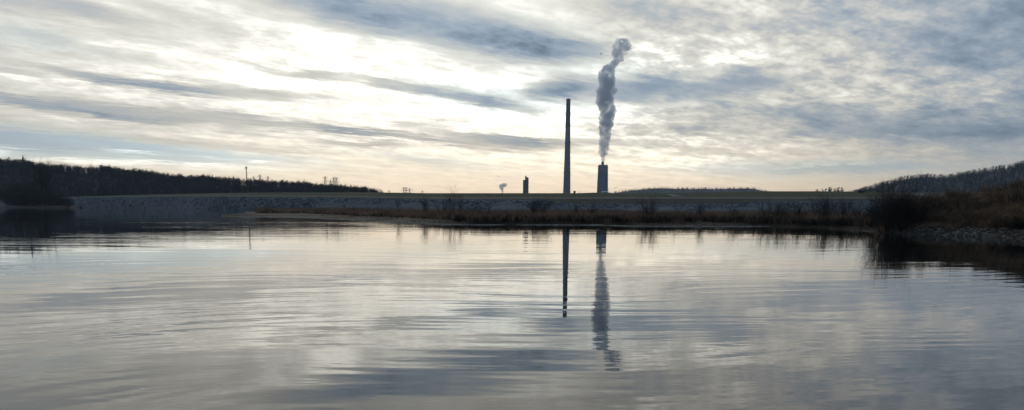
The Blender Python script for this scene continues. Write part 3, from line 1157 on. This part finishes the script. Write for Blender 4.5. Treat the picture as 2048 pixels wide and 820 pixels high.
instance('round_tree', clump_tree(5, 2.0, 1.5, 900), ('trunk', 'crown'), Vector((col_of(1744, d), d, z - .1)), 0, .85, 'small round grey-green bush between spit and near bank', 'shrub', None)

# ---- island at the far left
ISL = Vector((col_of(80, 412), 412, 0))
cols = []
for i in range(41):
    u = -1 + i / 20
    x = ISL.x + u * 21
    wd = 9.5 * math.sqrt(max(0, 1 - u * u)) + .5
    nz = fbm(x * .2, 3.3) * 1.2
    cols.append([Vector((x, 412 - wd - 2 + nz, -.5)), Vector((x, 412 - wd + nz, .12)), Vector((x, 412 - wd * .5, .8)), Vector((x, 412, 1.0)), Vector((x, 412 + wd * .6, .7)),
                 Vector((x, 412 + wd + 1, -.5))])
loft('island', cols, M_sand)
TB = broad_tree(5, 19.5).meshes('trunk', M_bark, 'crown', M_twig_dark)
instance('bare_tree', TB, ('trunk', 'crown'), Vector((col_of(91, 414), 414, .7)), 1.0, 1, 'lone spreading bare tree rising from the island thicket', 'tree', None)
WIL = [shrub_plant(300 + i, 9.0, 7.0, 26, 10, .07, lean=1.2).meshes('stems', M_bark, 'twigs', M_twig_dark) for i in range(4)]
for i in range(26):
    px = 14 + 132 * (i + random.random()) / 26
    d = 412 + random.uniform(-6, 5)
    prof = tab((10, .55), (30, .95), (60, 1.0), (95, .72), (120, .55), (150, .30))(px)
    s = prof * random.uniform(.85, 1.15)
    instance('willow_shrub', random.choice(WIL), ('stems', 'twigs'), Vector((col_of(px, d), d, .4)), random.uniform(0, 6.3), s,
             ('tall leafless willow in the island thicket left of the lone tree' if px < 84 else 'leafless willow right of the lone tree on the island' if px < 122 else
              'low leafless willow at the tapering end of the island'), 'shrub', 'island thicket')
# ------------------------------------------------------------------ power station and other things
M_conc = mottled('weathered_concrete', (.125, .125, .13), (.18, .178, .176), 0.03, 5, c3=(.10, .098, .10), scale3=0.012)
M_conc_dark = mottled('sooty_concrete', (.05, .044, .041), (.075, .067, .063), 0.05, 4)
M_clad = mottled('blue_grey_cladding', (.115, .155, .20), (.15, .19, .235), 0.03, 4)
M_clad_lt = mottled('light_cladding', (.15, .18, .205), (.19, .22, .25), 0.05, 4)
M_rust = mottled('red_brown_steel', (.10, .045, .04), (.16, .075, .062), 0.04, 4)
M_steel = mottled('galvanised_steel', (.12, .12, .125), (.18, .18, .185), 0.2, 3)
M_darkmetal = mottled('dark_paint', (.015, .015, .016), (.03, .03, .03), 1.0, 3)
M_pale_wall = mottled('pale_sheeting', (.45, .52, .54), (.55, .62, .64), 0.3, 3)
M_drift = mottled('driftwood', (.22, .20, .17), (.36, .33, .29), 2.0, 4)


def lathe(prof, k=32):
    v, f = [], []
    for z, r in prof:
        for j in range(k):
            a = 2 * math.pi * j / k
            v.append((math.cos(a) * r, math.sin(a) * r, z))
    n = len(prof)
    for i in range(n - 1):
        for j in range(k):
            f.append((i * k + j, i * k + (j + 1) % k, (i + 1) * k + (j + 1) % k, (i + 1) * k + j))
    return v, f


def box(x0, x1, y0, y1, z0, z1, v=None, f=None):
    v = [] if v is None else v
    f = [] if f is None else f
    b = len(v)
    v += [(x0, y0, z0), (x1, y0, z0), (x1, y1, z0), (x0, y1, z0), (x0, y0, z1), (x1, y0, z1), (x1, y1, z1), (x0, y1, z1)]
    f += [tuple(b + i for i in q) for q in ((3, 2, 1, 0), (4, 5, 6, 7), (0, 1, 5, 4), (1, 2, 6, 5), (2, 3, 7, 6), (3, 0, 4, 7))]
    return v, f


def bar(p, q, w, v, f):
    p, q = Vector(p), Vector(q)
    t = (q - p).normalized(); u = t.orthogonal().normalized() * w / 2; s = t.cross(u)
    b = len(v)
    for e in (p, q):
        v += [tuple(e + u + s), tuple(e - u + s), tuple(e - u - s), tuple(e + u - s)]
    f += [tuple(b + i for i in g) for g in ((0, 1, 5, 4), (1, 2, 6, 5), (2, 3, 7, 6), (3, 0, 4, 7), (3, 2, 1, 0), (4, 5, 6, 7))]


# ---- chimney
DC = 1900.0
c0 = at(1133.5, 386, DC); ct = at(1138, 197.5, DC)
H = ct.z - 1.5
PXM = DC / 1600 * 1.0
ch = empty('chimney', (c0.x, DC, 1.5), 'very tall tapering concrete chimney with a dark top, no smoke', 'chimney')
rb, rt_ = 9.6, 4.7
rad = lambda t: rb + (rt_ - rb) * (1 - (1 - t) ** 1.25)
prof = [(H * t, rad(t)) for t in np.linspace(0, .74, 26)]
mesh_obj('shaft', *lathe(prof, 40), M_conc, ch, smooth=True)
prof = [(H * t, rad(t) + (.12 if t > .745 else 0)) for t in np.linspace(.74, .985, 10)]
mesh_obj('upper_shaft', *lathe(prof, 40), M_conc_dark, ch, smooth=True)
mesh_obj('cap', *lathe([(H * .985, rt_ + .1), (H * .985, rt_ + .7), (H * .992, rt_ + .7), (H, rt_ - .6), (H, rt_ - 1.6), (H - 8, rt_ - 1.6)], 40), M_conc_dark, ch)
for t in (.33, .6, .86):
    r = rad(t)
    mesh_obj('platform', *lathe([(H * t, r), (H * t, r + 1.1), (H * t + .5, r + 1.1), (H * t + 1.5, r + 1.05), (H * t + 1.5, r + 1.0), (H * t + .5, r + 1.0), (H * t + .5, r)], 40), M_steel, ch)
v, f = [], []
bar((rad(.02) * .2, -rad(.02) - .2, 4), (rt_ * .2, -rt_ - .3, H * .97), .5, v, f)
mesh_obj('ladder', v, f, M_steel, ch)

# ---- scrubber tower that carries the plume
ca = at(1204.7, 386, DC); top = at(1204.7, 330.5, DC).z; ft = at(1205.3, 323.2, DC).z
TWX = ca.x
tw = empty('scrubber_tower', (TWX, DC, 1.5), 'wide blue-grey tower with a short flue, giving off the tall plume', 'tower')
hb = top - 1.5
rbx, rtx = 11.6, 9.5


def sect(z, t): return rbx + (rtx - rbx) * t


def tower_ring(z, r, c=3.2):
    return [(-r + c, -r, z), (r - c, -r, z), (r, -r + c, z), (r, r - c, z), (r - c, r, z), (-r + c, r, z), (-r, r - c, z), (-r, -r + c, z)]


def prism(rings):
    k = len(rings[0]); v = [p for r in rings for p in r]
    f = [(i * k + j, i * k + (j + 1) % k, (i + 1) * k + (j + 1) % k, (i + 1) * k + j) for i in range(len(rings) - 1) for j in range(k)]
    f.append(tuple((len(rings) - 1) * k + j for j in range(k)))
    return v, f


tz = lambda t: hb * t
mesh_obj('shell', *prism([tower_ring(tz(t), sect(0, t), .5) for t in (0, .3, .6, .86)]), M_clad, tw)
mesh_obj('upper_band', *prism([tower_ring(tz(.862), sect(0, .86) + .05, .5), tower_ring(tz(1.0), rtx + .05, .5)]), M_clad_lt, tw)
mesh_obj('ledge', *prism([tower_ring(tz(.85), sect(0, .85) + .55, .5), tower_ring(tz(.862), sect(0, .86) + .55, .5)]), M_steel, tw)
v, f = [], []
for sx in (-1, 1):
    for sy in (-1, 1):
        bar((sx * rbx, sy * rbx, 0), (sx * rtx, sy * rtx, hb), 1.5, v, f)
mesh_obj('corner_columns', v, f, M_conc_dark, tw)
for q in (.2, .42, .64):
    v, f = [], []
    r = sect(0, q) + .12
    for z in (tz(q), tz(q) + .5):
        for a, b in (((-r, -r), (r, -r)), ((r, -r), (r, r)), ((r, r), (-r, r)), ((-r, r), (-r, -r))):
            bar((*a, z), (*b, z), .35, v, f)
    mesh_obj('girt', v, f, M_steel, tw)
fx = at(1205.5, 326, DC).x - TWX - .2
v, f = lathe([(hb - .5, 3.3), (ft - 1.5, 3.1), (ft - 1.5, 2.7), (hb, 2.7)], 24)
mesh_obj('flue', [(a + fx, b, c) for a, b, c in v], f, M_conc_dark, tw, smooth=False)
v, f = [], []
r = rtx - .3
for a, b in (((-r, -r), (r, -r)), ((r, -r), (r, r)), ((r, r), (-r, r)), ((-r, r), (-r, -r))):
    bar((*a, hb + 1.2), (*b, hb + 1.2), .25, v, f)
mesh_obj('roof_rail', v, f, M_steel, tw)

# ---- red-brown boiler building with stepped top
DB = 2150.0
cb = at(1051.5, 386, DB)
k = DB / 1600
bb = empty('boiler_building', (cb.x, DB, 1.5), 'narrow red-brown stepped tower left of the tall chimney', 'building')
zt = lambda py: at(1051, py, DB).z - 1.5
mesh_obj('low_block', *box(-5.6 * k, -1.6 * k, -6, 8, 0, zt(360)), M_conc_dark, bb)
v = [(-1.6 * k, -8, 0), (5.4 * k, -8, 0), (5.4 * k, 8, 0), (-1.6 * k, 8, 0), (-1.6 * k, -8, zt(353.5)), (5.4 * k, -8, zt(355.5)), (5.4 * k, 8, zt(355.5)), (-1.6 * k, 8, zt(353.5))]
mesh_obj('tall_block', v, [(3, 2, 1, 0), (4, 5, 6, 7), (0, 1, 5, 4), (1, 2, 6, 5), (2, 3, 7, 6), (3, 0, 4, 7)], M_rust, bb)
mesh_obj('penthouse', *box(-1.5 * k, 1.4 * k, -4, 4, zt(353.8), zt(351.8)), M_darkmetal, bb)
for xx in np.linspace(-1.2, 4.9, 5):
    mesh_obj('cladding_rib', *box(xx * k - .2, xx * k + .2, -8.35, -8.02, 2, zt(357)), M_conc_dark, bb)

# ---- small things on the crest
def crest_pt(px, dd=88):
    d = D0(px) + dd
    return at(px, CREST(px), d)


p = crest_pt(1149)
cab = empty('equipment_cabinet', p - Vector((0, 0, .05)), 'small black cabinet on the grass crest between chimney and plume tower', 'cabinet')
mesh_obj('body', *box(-.5, .5, -.4, .4, .1, 1.0), M_darkmetal, cab)
mesh_obj('lid', *box(-.58, .58, -.48, .48, 1.0, 1.1), M_darkmetal, cab)
mesh_obj('plinth', *box(-.55, .55, -.45, .45, -.3, .1), M_conc_dark, cab)
dr = mesh_obj('door', *box(-.42, .42, -.43, -.402, .2, .92), M_steel, cab)
mesh_obj('handle', *box(.28, .34, -.47, -.431, .5, .65), M_darkmetal, dr)
mesh_obj('bracket', *box(.42, .62, -.1, .1, .95, 1.3), M_darkmetal, cab)
p = crest_pt(1159)
mp = empty('marker_post', p - Vector((0, 0, .1)), 'thin marker post just right of the black cabinet', 'post')
mesh_obj('stake', *lathe([(-.3, .07), (.95, .07), (.97, .02)], 8), M_steel, mp)
mesh_obj('marker_plate', *box(-.14, .14, -.1, -.075, .6, .95), M_pale_wall, mp)
p = on_slope(1210, 386.3)
sh = empty('pale_shed', p, 'low pale shed at the foot of the plume tower', 'shed')
v, f = box(-1.5, 1.5, -1, 1, -.3, .5)
mesh_obj('walls', v, f, M_pale_wall, sh)
mesh_obj('roof', [(-1.65, -1.15, .5), (1.65, -1.15, .5), (1.65, 1.15, .5), (-1.65, 1.15, .5), (-1.65, 0, .82), (1.65, 0, .82)],
         [(0, 1, 5, 4), (2, 3, 4, 5), (1, 2, 5), (3, 0, 4), (3, 2, 1, 0)], M_pale_wall, sh)
dr = mesh_obj('door', *box(-.3, .3, -1.04, -1.003, -.1, .42), M_steel, sh)
mesh_obj('handle', *box(.2, .24, -1.07, -1.041, .12, .2), M_darkmetal, dr)
# flat-bed trailer parked on the slope below the steep hill
p = on_slope(1723, 385.6)
tr = empty('parked_trailer', p, 'dark flatbed trailer parked on the grass below the steep hill', 'trailer')
mesh_obj('bed', *box(-1.6, 1.6, -.9, .9, .45, .62), M_darkmetal, tr)
mesh_obj('headboard', *box(-1.6, -1.5, -.9, .9, .62, 1.0), M_darkmetal, tr)
for sy in (-1, 1):
    mesh_obj('side_board', *box(-1.5, 1.6, sy * .9 - .04, sy * .9 + .04, .62, .84), M_darkmetal, tr)
v, f = [], []
bar((1.6, 0, .5), (2.4, 0, .4), .12, v, f)
mesh_obj('drawbar', v, f, M_darkmetal, tr)
for sx in (-.45, .35):
    for sy in (-1, 1):
        v, f = lathe([(-.12, .05), (-.12, .3), (-.08, .34), (.08, .34), (.12, .3), (.12, .05)], 16)
        w_ = mesh_obj('wheel', [(a, c, b) for a, b, c in v], f, M_darkmetal, tr)
        w_.location = (sx, sy * .82, .30)
        v, f = lathe([(-.13, .02), (-.13, .16), (.13, .16), (.13, .02)], 12)
        mesh_obj('rim', [(a, c, b) for a, b, c in v], f, M_steel, w_)


# ---- lattice pylons and the mast
def pylon_meshes(h, arms, base=.085, w=.3):
    b, t = h * base, h * .018
    V = {'leg': [], 'arm': []}
    lv = []
    for sx in (-1, 1):
        for sy in (-1, 1):
            v, f = [], []
            bar((sx * b, sy * b, 0), (sx * b * .45, sy * b * .45, h * .5), w, v, f)
            bar((sx * b * .45, sy * b * .45, h * .5), (sx * t, sy * t, h), w, v, f)
            lv.append((v, f))
    rr = lambda z: b + (b * .45 - b) * z / (h * .5) if z < h * .5 else b * .45 + (t - b * .45) * (z - h * .5) / (h * .5)
    v, f = [], []
    zs = np.linspace(0, h * .97, 11)
    for i in range(10):
        z0, z1 = zs[i], zs[i + 1]; r0, r1 = rr(z0), rr(z1)
        cs0 = [(-r0, -r0), (r0, -r0), (r0, r0), (-r0, r0)]; cs1 = [(-r1, -r1), (r1, -r1), (r1, r1), (-r1, r1)]
        for j in range(4):
            bar((*cs0[j], z0), (*cs1[(j + 1) % 4], z1), w * .45, v, f)
            bar((*cs1[j], z1), (*cs1[(j + 1) % 4], z1), w * .45, v, f)
    br = (v, f)
    ar = []
    for zf, L in arms:
        v, f = [], []
        z = h * zf
        for sx in (-1, 1):
            for sy in (-1, 1):
                bar((sx * rr(z), sy * rr(z), z), (sx * L, 0, z + .4), w * .7, v, f)
            bar((sx * rr(z), 0, z + 2.2), (sx * L, 0, z + .4), w * .6, v, f)
            bar((sx * L, 0, z + .4), (sx * L, 0, z - 1.8), w * .5, v, f)
        ar.append((v, f))
    return lv, br, ar


def mk(nm, vf, mat):
    me = bpy.data.meshes.new(nm); me.from_pydata(vf[0], [], vf[1]); me.materials.append(mat)
    return me


def pylon(px, top, d, h, label, arms, rz=0.0, w=.32, group='power line pylons'):
    p = at(px, top, d)
    lv, br, ar = pylon_meshes(h, arms, w=w)
    o = empty('pylon', (p.x, d, p.z - h), label, 'pylon', group, rz)
    for vf in lv: mesh_obj('leg', vf[0], vf[1], M_steel, o)
    mesh_obj('bracing', br[0], br[1], M_steel, o)
    for vf in ar: mesh_obj('cross_arm', vf[0], vf[1], M_steel, o)
    return o


A3 = ((.62, 6.2), (.76, 5.2), (.90, 4.0))
A4 = ((.52, 6.8), (.66, 6.2), (.80, 5.2), (.93, 4.2))
pylon(650.3, 352.5, 1250, 40, 'leftmost and tallest pylon of the four above the ridge trees', A4)
pylon(660.7, 359.5, 1420, 36, 'shortest pylon of the four above the ridge trees', A3)
pylon(667.2, 354.5, 1280, 39, 'third pylon of the four above the ridge trees', A4)
pylon(672.6, 354.3, 1260, 40, 'rightmost pylon of the four above the ridge trees', A4)
pylon(507.0, 352.2, 1400, 34, 'small pylon nearest the antenna mast', A3, .5)
pylon(519.4, 348.6, 1250, 38, 'taller pylon between two small ones right of the antenna mast', A3, .5)
pylon(535.6, 352.3, 1400, 36, 'small pylon last in the row right of the antenna mast', A3, .5)
pylon(807.3, 374, 1500, 34, 'first of the three small pylons on the grass horizon', A4)
pylon(812.2, 374.4, 1500, 34, 'second of the three small pylons on the grass horizon', A4)
pylon(819.3, 376, 1350, 30, 'broad short pylon, third of the three on the grass horizon', ((.5, 9.5), (.68, 9.0), (.86, 7.0)))
pylon(844.6, 381, 1900, 32, 'tiny far pylon alone on the grass horizon', A3)
pylon(778, 380.2, 1900, 34, 'tiny far pylon beside the end of the wooded ridge', A3)

# antenna mast on the ridge
d = 900.0
pt = at(492.3, 334, d)
mh = 44.0
ms = empty('antenna_mast', (pt.x, d, pt.z - mh), 'tall slender antenna mast with a head frame above the ridge trees', 'mast')
v, f = [], []
for j in range(3):
    a = j * 2.094
    bar((math.cos(a) * .8, math.sin(a) * .8, 0), (math.cos(a) * .45, math.sin(a) * .45, mh), .22, v, f)
mesh_obj('shaft', v, f, M_steel, ms)
v, f = [], []
for i in range(22):
    z0, z1 = mh * i / 22, mh * (i + 1) / 22
    for j in range(3):
        a, b = j * 2.094, (j + 1) * 2.094
        r = .8 - .35 * i / 22
        bar((math.cos(a) * r, math.sin(a) * r, z0), (math.cos(b) * r, math.sin(b) * r, z1), .12, v, f)
mesh_obj('bracing', v, f, M_steel, ms)
v, f = [], []
for j in range(6):
    a = j * 1.047; b = (j + 1) * 1.047
    bar((math.cos(a) * 1.1, math.sin(a) * 1.1, mh - 1), (math.cos(b) * 1.1, math.sin(b) * 1.1, mh - 1), .12, v, f)
    bar((0, 0, mh - 1), (math.cos(a) * 1.1, math.sin(a) * 1.1, mh - 1), .1, v, f)
mesh_obj('head_frame', v, f, M_steel, ms)
for j in range(6):
    a = j * 1.047
    v, f = [], []
    bar((math.cos(a) * 1.2, math.sin(a) * 1.2, mh - 1.8), (math.cos(a) * 1.2, math.sin(a) * 1.2, mh + .3), .2, v, f)
    mesh_obj('antenna_panel', v, f, M_pale_wall, ms)
v, f = [], []
bar((0, 0, mh), (0, 0, mh + 3), .12, v, f)
mesh_obj('lightning_rod', v, f, M_steel, ms)


# ---- driftwood on the mud
def driftwood(px, py, s, seed, label, rz):
    p = onwater(px, py, .08)
    rg = random.Random(seed)
    o = empty('driftwood', (p.x, p.y, spit_z(px, p.y) + .05 * s), label, 'driftwood', None, rz)
    P = Plant(seed)
    P.limb([Vector((-.8 * s, 0, 0)), Vector((-.2 * s, .05, .08 * s)), Vector((.4 * s, 0, .12 * s)), Vector((.9 * s, .1, .3 * s))], .07 * s, .03 * s, 6)
    mesh_obj('log', P.sv, P.sf, M_drift, o)
    for i in range(4):
        Q = Plant(seed + i + 1)
        b = Vector((rg.uniform(-.3, .7) * s, 0, .1 * s))
        t = b + Vector((rg.uniform(-.2, .4) * s, rg.uniform(-.3, .3) * s, rg.uniform(.15, .42) * s))
        Q.limb([b, b.lerp(t, .5) + Vector((.03, 0, .02)), t], .03 * s, .01 * s, 5)
        mesh_obj('branch', Q.sv, Q.sf, M_drift, o)


driftwood(785, 444.3, .9, 4, 'pale driftwood snag lying at the water edge of the spit', .3)
driftwood(1388, 450.5, .8, 9, 'pale forked driftwood branch on the mud under the far ridge', -.2)
driftwood(1594, 451.5, .5, 14, 'short pale driftwood piece below the thicket', .1)


# ---- two birds in flight: one continuous mesh each
def bird(px, py, d, span, rz, flap, label):
    p = at(px, py, d)
    s = span / 2
    v = [(0, .42 * s, 0), (.09 * s, .15 * s, .03 * s), (-.09 * s, .15 * s, .03 * s), (0, .12 * s, -.08 * s), (.07 * s, -.2 * s, .02 * s), (-.07 * s, -.2 * s, .02 * s), (0, -.22 * s, -.05 * s),
         (.14 * s, -.5 * s, 0), (-.14 * s, -.5 * s, 0),
         (.5 * s, .16 * s, flap * .6 * s), (.5 * s, -.12 * s, flap * .55 * s), (s, -.1 * s, flap * .4 * s), (-.5 * s, .16 * s, flap * .6 * s), (-.5 * s, -.12 * s, flap * .55 * s), (-s, -.1 * s, flap * .4 * s)]
    f = [(0, 2, 1), (0, 1, 3), (0, 3, 2), (1, 2, 5, 4), (3, 1, 4, 6), (2, 3, 6, 5), (4, 5, 8, 7), (6, 4, 7), (5, 6, 8), (6, 7, 8),
         (1, 4, 10, 9), (9, 10, 11), (2, 12, 13, 5), (12, 14, 13)]
    o = mesh_obj('bird', v, f, M_darkmetal)
    o.location = p
    o.rotation_euler = (0, .1, rz)
    return tag(o, label, 'bird', 'birds in flight')


bird(1042.5, 332.8, 330, 0.9, .7, .5, 'dark bird in flight above the red-brown tower')
bird(1093.3, 342.6, 360, 0.8, -.5, .35, 'dark bird in flight close to the tall chimney')


# ------------------------------------------------------------------ steam
def steam_mat(name, dens, nscale, lo, hi, step, det=5, ro=.68):
    m_ = bpy.data.materials.new(name)
    m_.use_nodes = True
    t = m_.node_tree; t.nodes.clear()
    N = NT(t)
    pv = N.n('ShaderNodeVolumePrincipled')
    pv.inputs['Color'].default_value = (.88, .925, .98, 1)
    pv.inputs['Anisotropy'].default_value = 0.25
    nz = N.noise(geo_pos(N), nscale, det, ro)
    sz = N.n('ShaderNodeSeparateXYZ'); N.put(sz.inputs[0], geo_pos(N))
    fill = N.m('SUBTRACT', 1.0, N.smooth(sz.outputs[2], 112.0, 150.0))          # dense where it leaves the flue
    N.put(pv.inputs['Density'], N.m('MULTIPLY', N.m('MAXIMUM', N.smooth(nz, lo, hi), N.m('MULTIPLY', fill, .8 if name == 'steam' else 0.0)), dens))
    o = N.n('ShaderNodeOutputMaterial')
    t.links.new(pv.outputs[0], o.inputs['Volume'])
    m_.cycles.volume_step_rate = step
    return m_


def billow(name, balls, voxel, disp, mat, parent=None, loc=(0, 0, 0)):
    """a lumpy closed hull from many overlapping balls: remeshed, then roughened"""
    import bmesh
    bm = bmesh.new()
    for c, r in balls:
        bmesh.ops.create_icosphere(bm, subdivisions=2, radius=r, matrix=Matrix.Translation(c))
    me = bpy.data.meshes.new('tmp'); bm.to_mesh(me); bm.free()
    o = bpy.data.objects.new('tmp', me); COL.objects.link(o)
    rm = o.modifiers.new('r', 'REMESH'); rm.mode = 'VOXEL'; rm.voxel_size = voxel
    texs = []
    for i, (sc, st2) in enumerate(disp):
        tx = bpy.data.textures.new('t', 'CLOUDS'); tx.noise_scale = sc; tx.noise_depth = 2
        dm = o.modifiers.new('d%d' % i, 'DISPLACE'); dm.texture = tx; dm.strength = st2; dm.mid_level = .5; dm.texture_coords = 'LOCAL'
        texs.append(tx)
    dg = bpy.context.evaluated_depsgraph_get()
    res = bpy.data.meshes.new_from_object(o.evaluated_get(dg))
    bpy.data.objects.remove(o, do_unlink=True)
    res.name = name
    res.materials.clear(); res.materials.append(mat)
    ob = bpy.data.objects.new(name, res); COL.objects.link(ob)
    ob.location = loc
    if parent: ob.parent = parent
    for tx in texs: bpy.data.textures.remove(tx)
    return ob


K = DC / 1610
rg = random.Random(21)
PATH = [(1205.5, 323.0, 3.2), (1205.5, 318, 4.4), (1205.5, 311, 6.0), (1206.5, 303, 8.0), (1208.5, 295, 9.5), (1209.5, 286, 10.8), (1210, 276, 11.5), (1209.5, 266, 12.3), (1210, 255, 13.5), (1212.5, 243, 14.5), (1216, 231, 15),
        (1217, 220, 14.5), (1212.5, 210, 15.5), (1209, 200, 17.5), (1209.5, 190, 18), (1212.5, 180, 17), (1214.5, 170, 16), (1214.5, 160, 16.5), (1212.5, 150, 15.5), (1217.5, 142, 13.0), (1223, 134, 8.0), (1227, 127, 6.5)]
PATH2 = [(1231, 124, 9), (1236, 117, 11.5), (1235, 108, 12), (1240, 99, 14), (1245, 91, 15), (1251, 88, 9.5), (1238, 86, 8)]


def balls_of(path, wob):
    out = []
    for i, (px, py, r) in enumerate(path):
        n = 5 if r < 8 else 12
        base = at(px, py, DC)
        out.append((Vector((base.x, 0, base.z)), r * K * 1.0))
        for j in range(n):
            a = rg.uniform(0, 6.3); b = rg.uniform(-1, 1)
            q = Vector((math.cos(a), math.sin(a), b * .8))
            out.append((Vector((base.x, 0, base.z)) + q * r * K * rg.uniform(.6, .88), r * K * rg.uniform(.22, .46)))
    return out


M_steam = steam_mat('steam', .16, .06, .34, .60, .04)
o = billow('steam_plume', balls_of(PATH, 1), 1.2, ((14, 6), (6, 5), (3, 4), (1.5, 2.0)), M_steam, None, (0, DC, 0))
tag(o, 'tall grey plume of steam rising from the wide scrubber tower', 'steam')
o = billow('steam_puff', balls_of(PATH2, 1), 1.2, ((14, 10), (6, 7), (3, 4.5), (1.5, 2.2)), steam_mat('torn_steam', .13, .065, .36, .62, .05), None, (0, DC, 0))
tag(o, 'torn-off grey cloud of steam at the top of the plume', 'steam')
# small vapour clouds of the cooling plant
M_vap = steam_mat('vapour', .22, .08, .1, .5, .2)


def vapour(name, path, label, disp=((8, 4), (4, 2.5)), d=2100.0):
    k = d / 1610
    bl = []
    for px, py, r in path:
        b = at(px, py, d)
        bl.append((Vector((b.x, 0, b.z)), r * k))
        for j in range(3):
            q = unit(rg)
            bl.append((Vector((b.x, 0, b.z)) + q * r * k * .6, r * k * .5))
    o = billow(name, bl, 1.3, disp, M_vap, None, (0, d, 0))
    return tag(o, label, 'steam', 'vapour clouds')


vapour('steam_cloud', [(1005, 388, 2.6), (1005, 383, 2.8), (1004.5, 378, 3.4), (1003, 372.5, 5.0), (1007, 370.5, 5.0), (1011, 369.5, 3.0), (1003.5, 377, 4), (1013.5, 368.5, 1.8)],
       'small white vapour cloud rising left of the red-brown tower')
vapour('steam_wisp', [(996, 350, 1.0), (997, 353, 1.1), (998.5, 357, .8), (999, 361, .7), (1000.5, 364, .7)], 'faint wisp of vapour above the small vapour cloud', ((5, 2.5),))
vapour('steam_wisp', [(1229, 377, 1.3), (1231.5, 374.5, 1.4), (1234, 372.5, 1.1), (1227.5, 380, 1.0)], 'faint wisp of vapour over the far ridge beside the plume tower', ((5, 2.5),))
vapour('steam_wisp', [(1202, 108, 2.6), (1204, 106, 2.0)], 'tiny detached shred of vapour beside the top of the plume', ((5, 2.5),), DC)
vapour('steam_cloud', [(1217, 382, 1.5), (1216.5, 379, 1.6), (1217.5, 385, 1.2)], 'little pale vapour puff hugging the foot of the plume tower', ((5, 2.5),))

# ------------------------------------------------------------------ haze: the air of a damp winter afternoon
hz = bpy.data.materials.new('haze'); hz.use_nodes = True
t = hz.node_tree; t.nodes.clear()
pv = t.nodes.new('ShaderNodeVolumePrincipled')
pv.inputs['Color'].default_value = (.60, .78, 1.0, 1)
pv.inputs['Density'].default_value = 9e-5
pv.inputs['Anisotropy'].default_value = 0.3
oo = t.nodes.new('ShaderNodeOutputMaterial')
t.links.new(pv.outputs[0], oo.inputs['Volume'])
hz.cycles.homogeneous_volume = True
v, f = box(-4400, 4400, -330, 4300, -2.2, 430)
haze = mesh_obj('haze', v, f, hz)
tag(haze, kind='stuff')
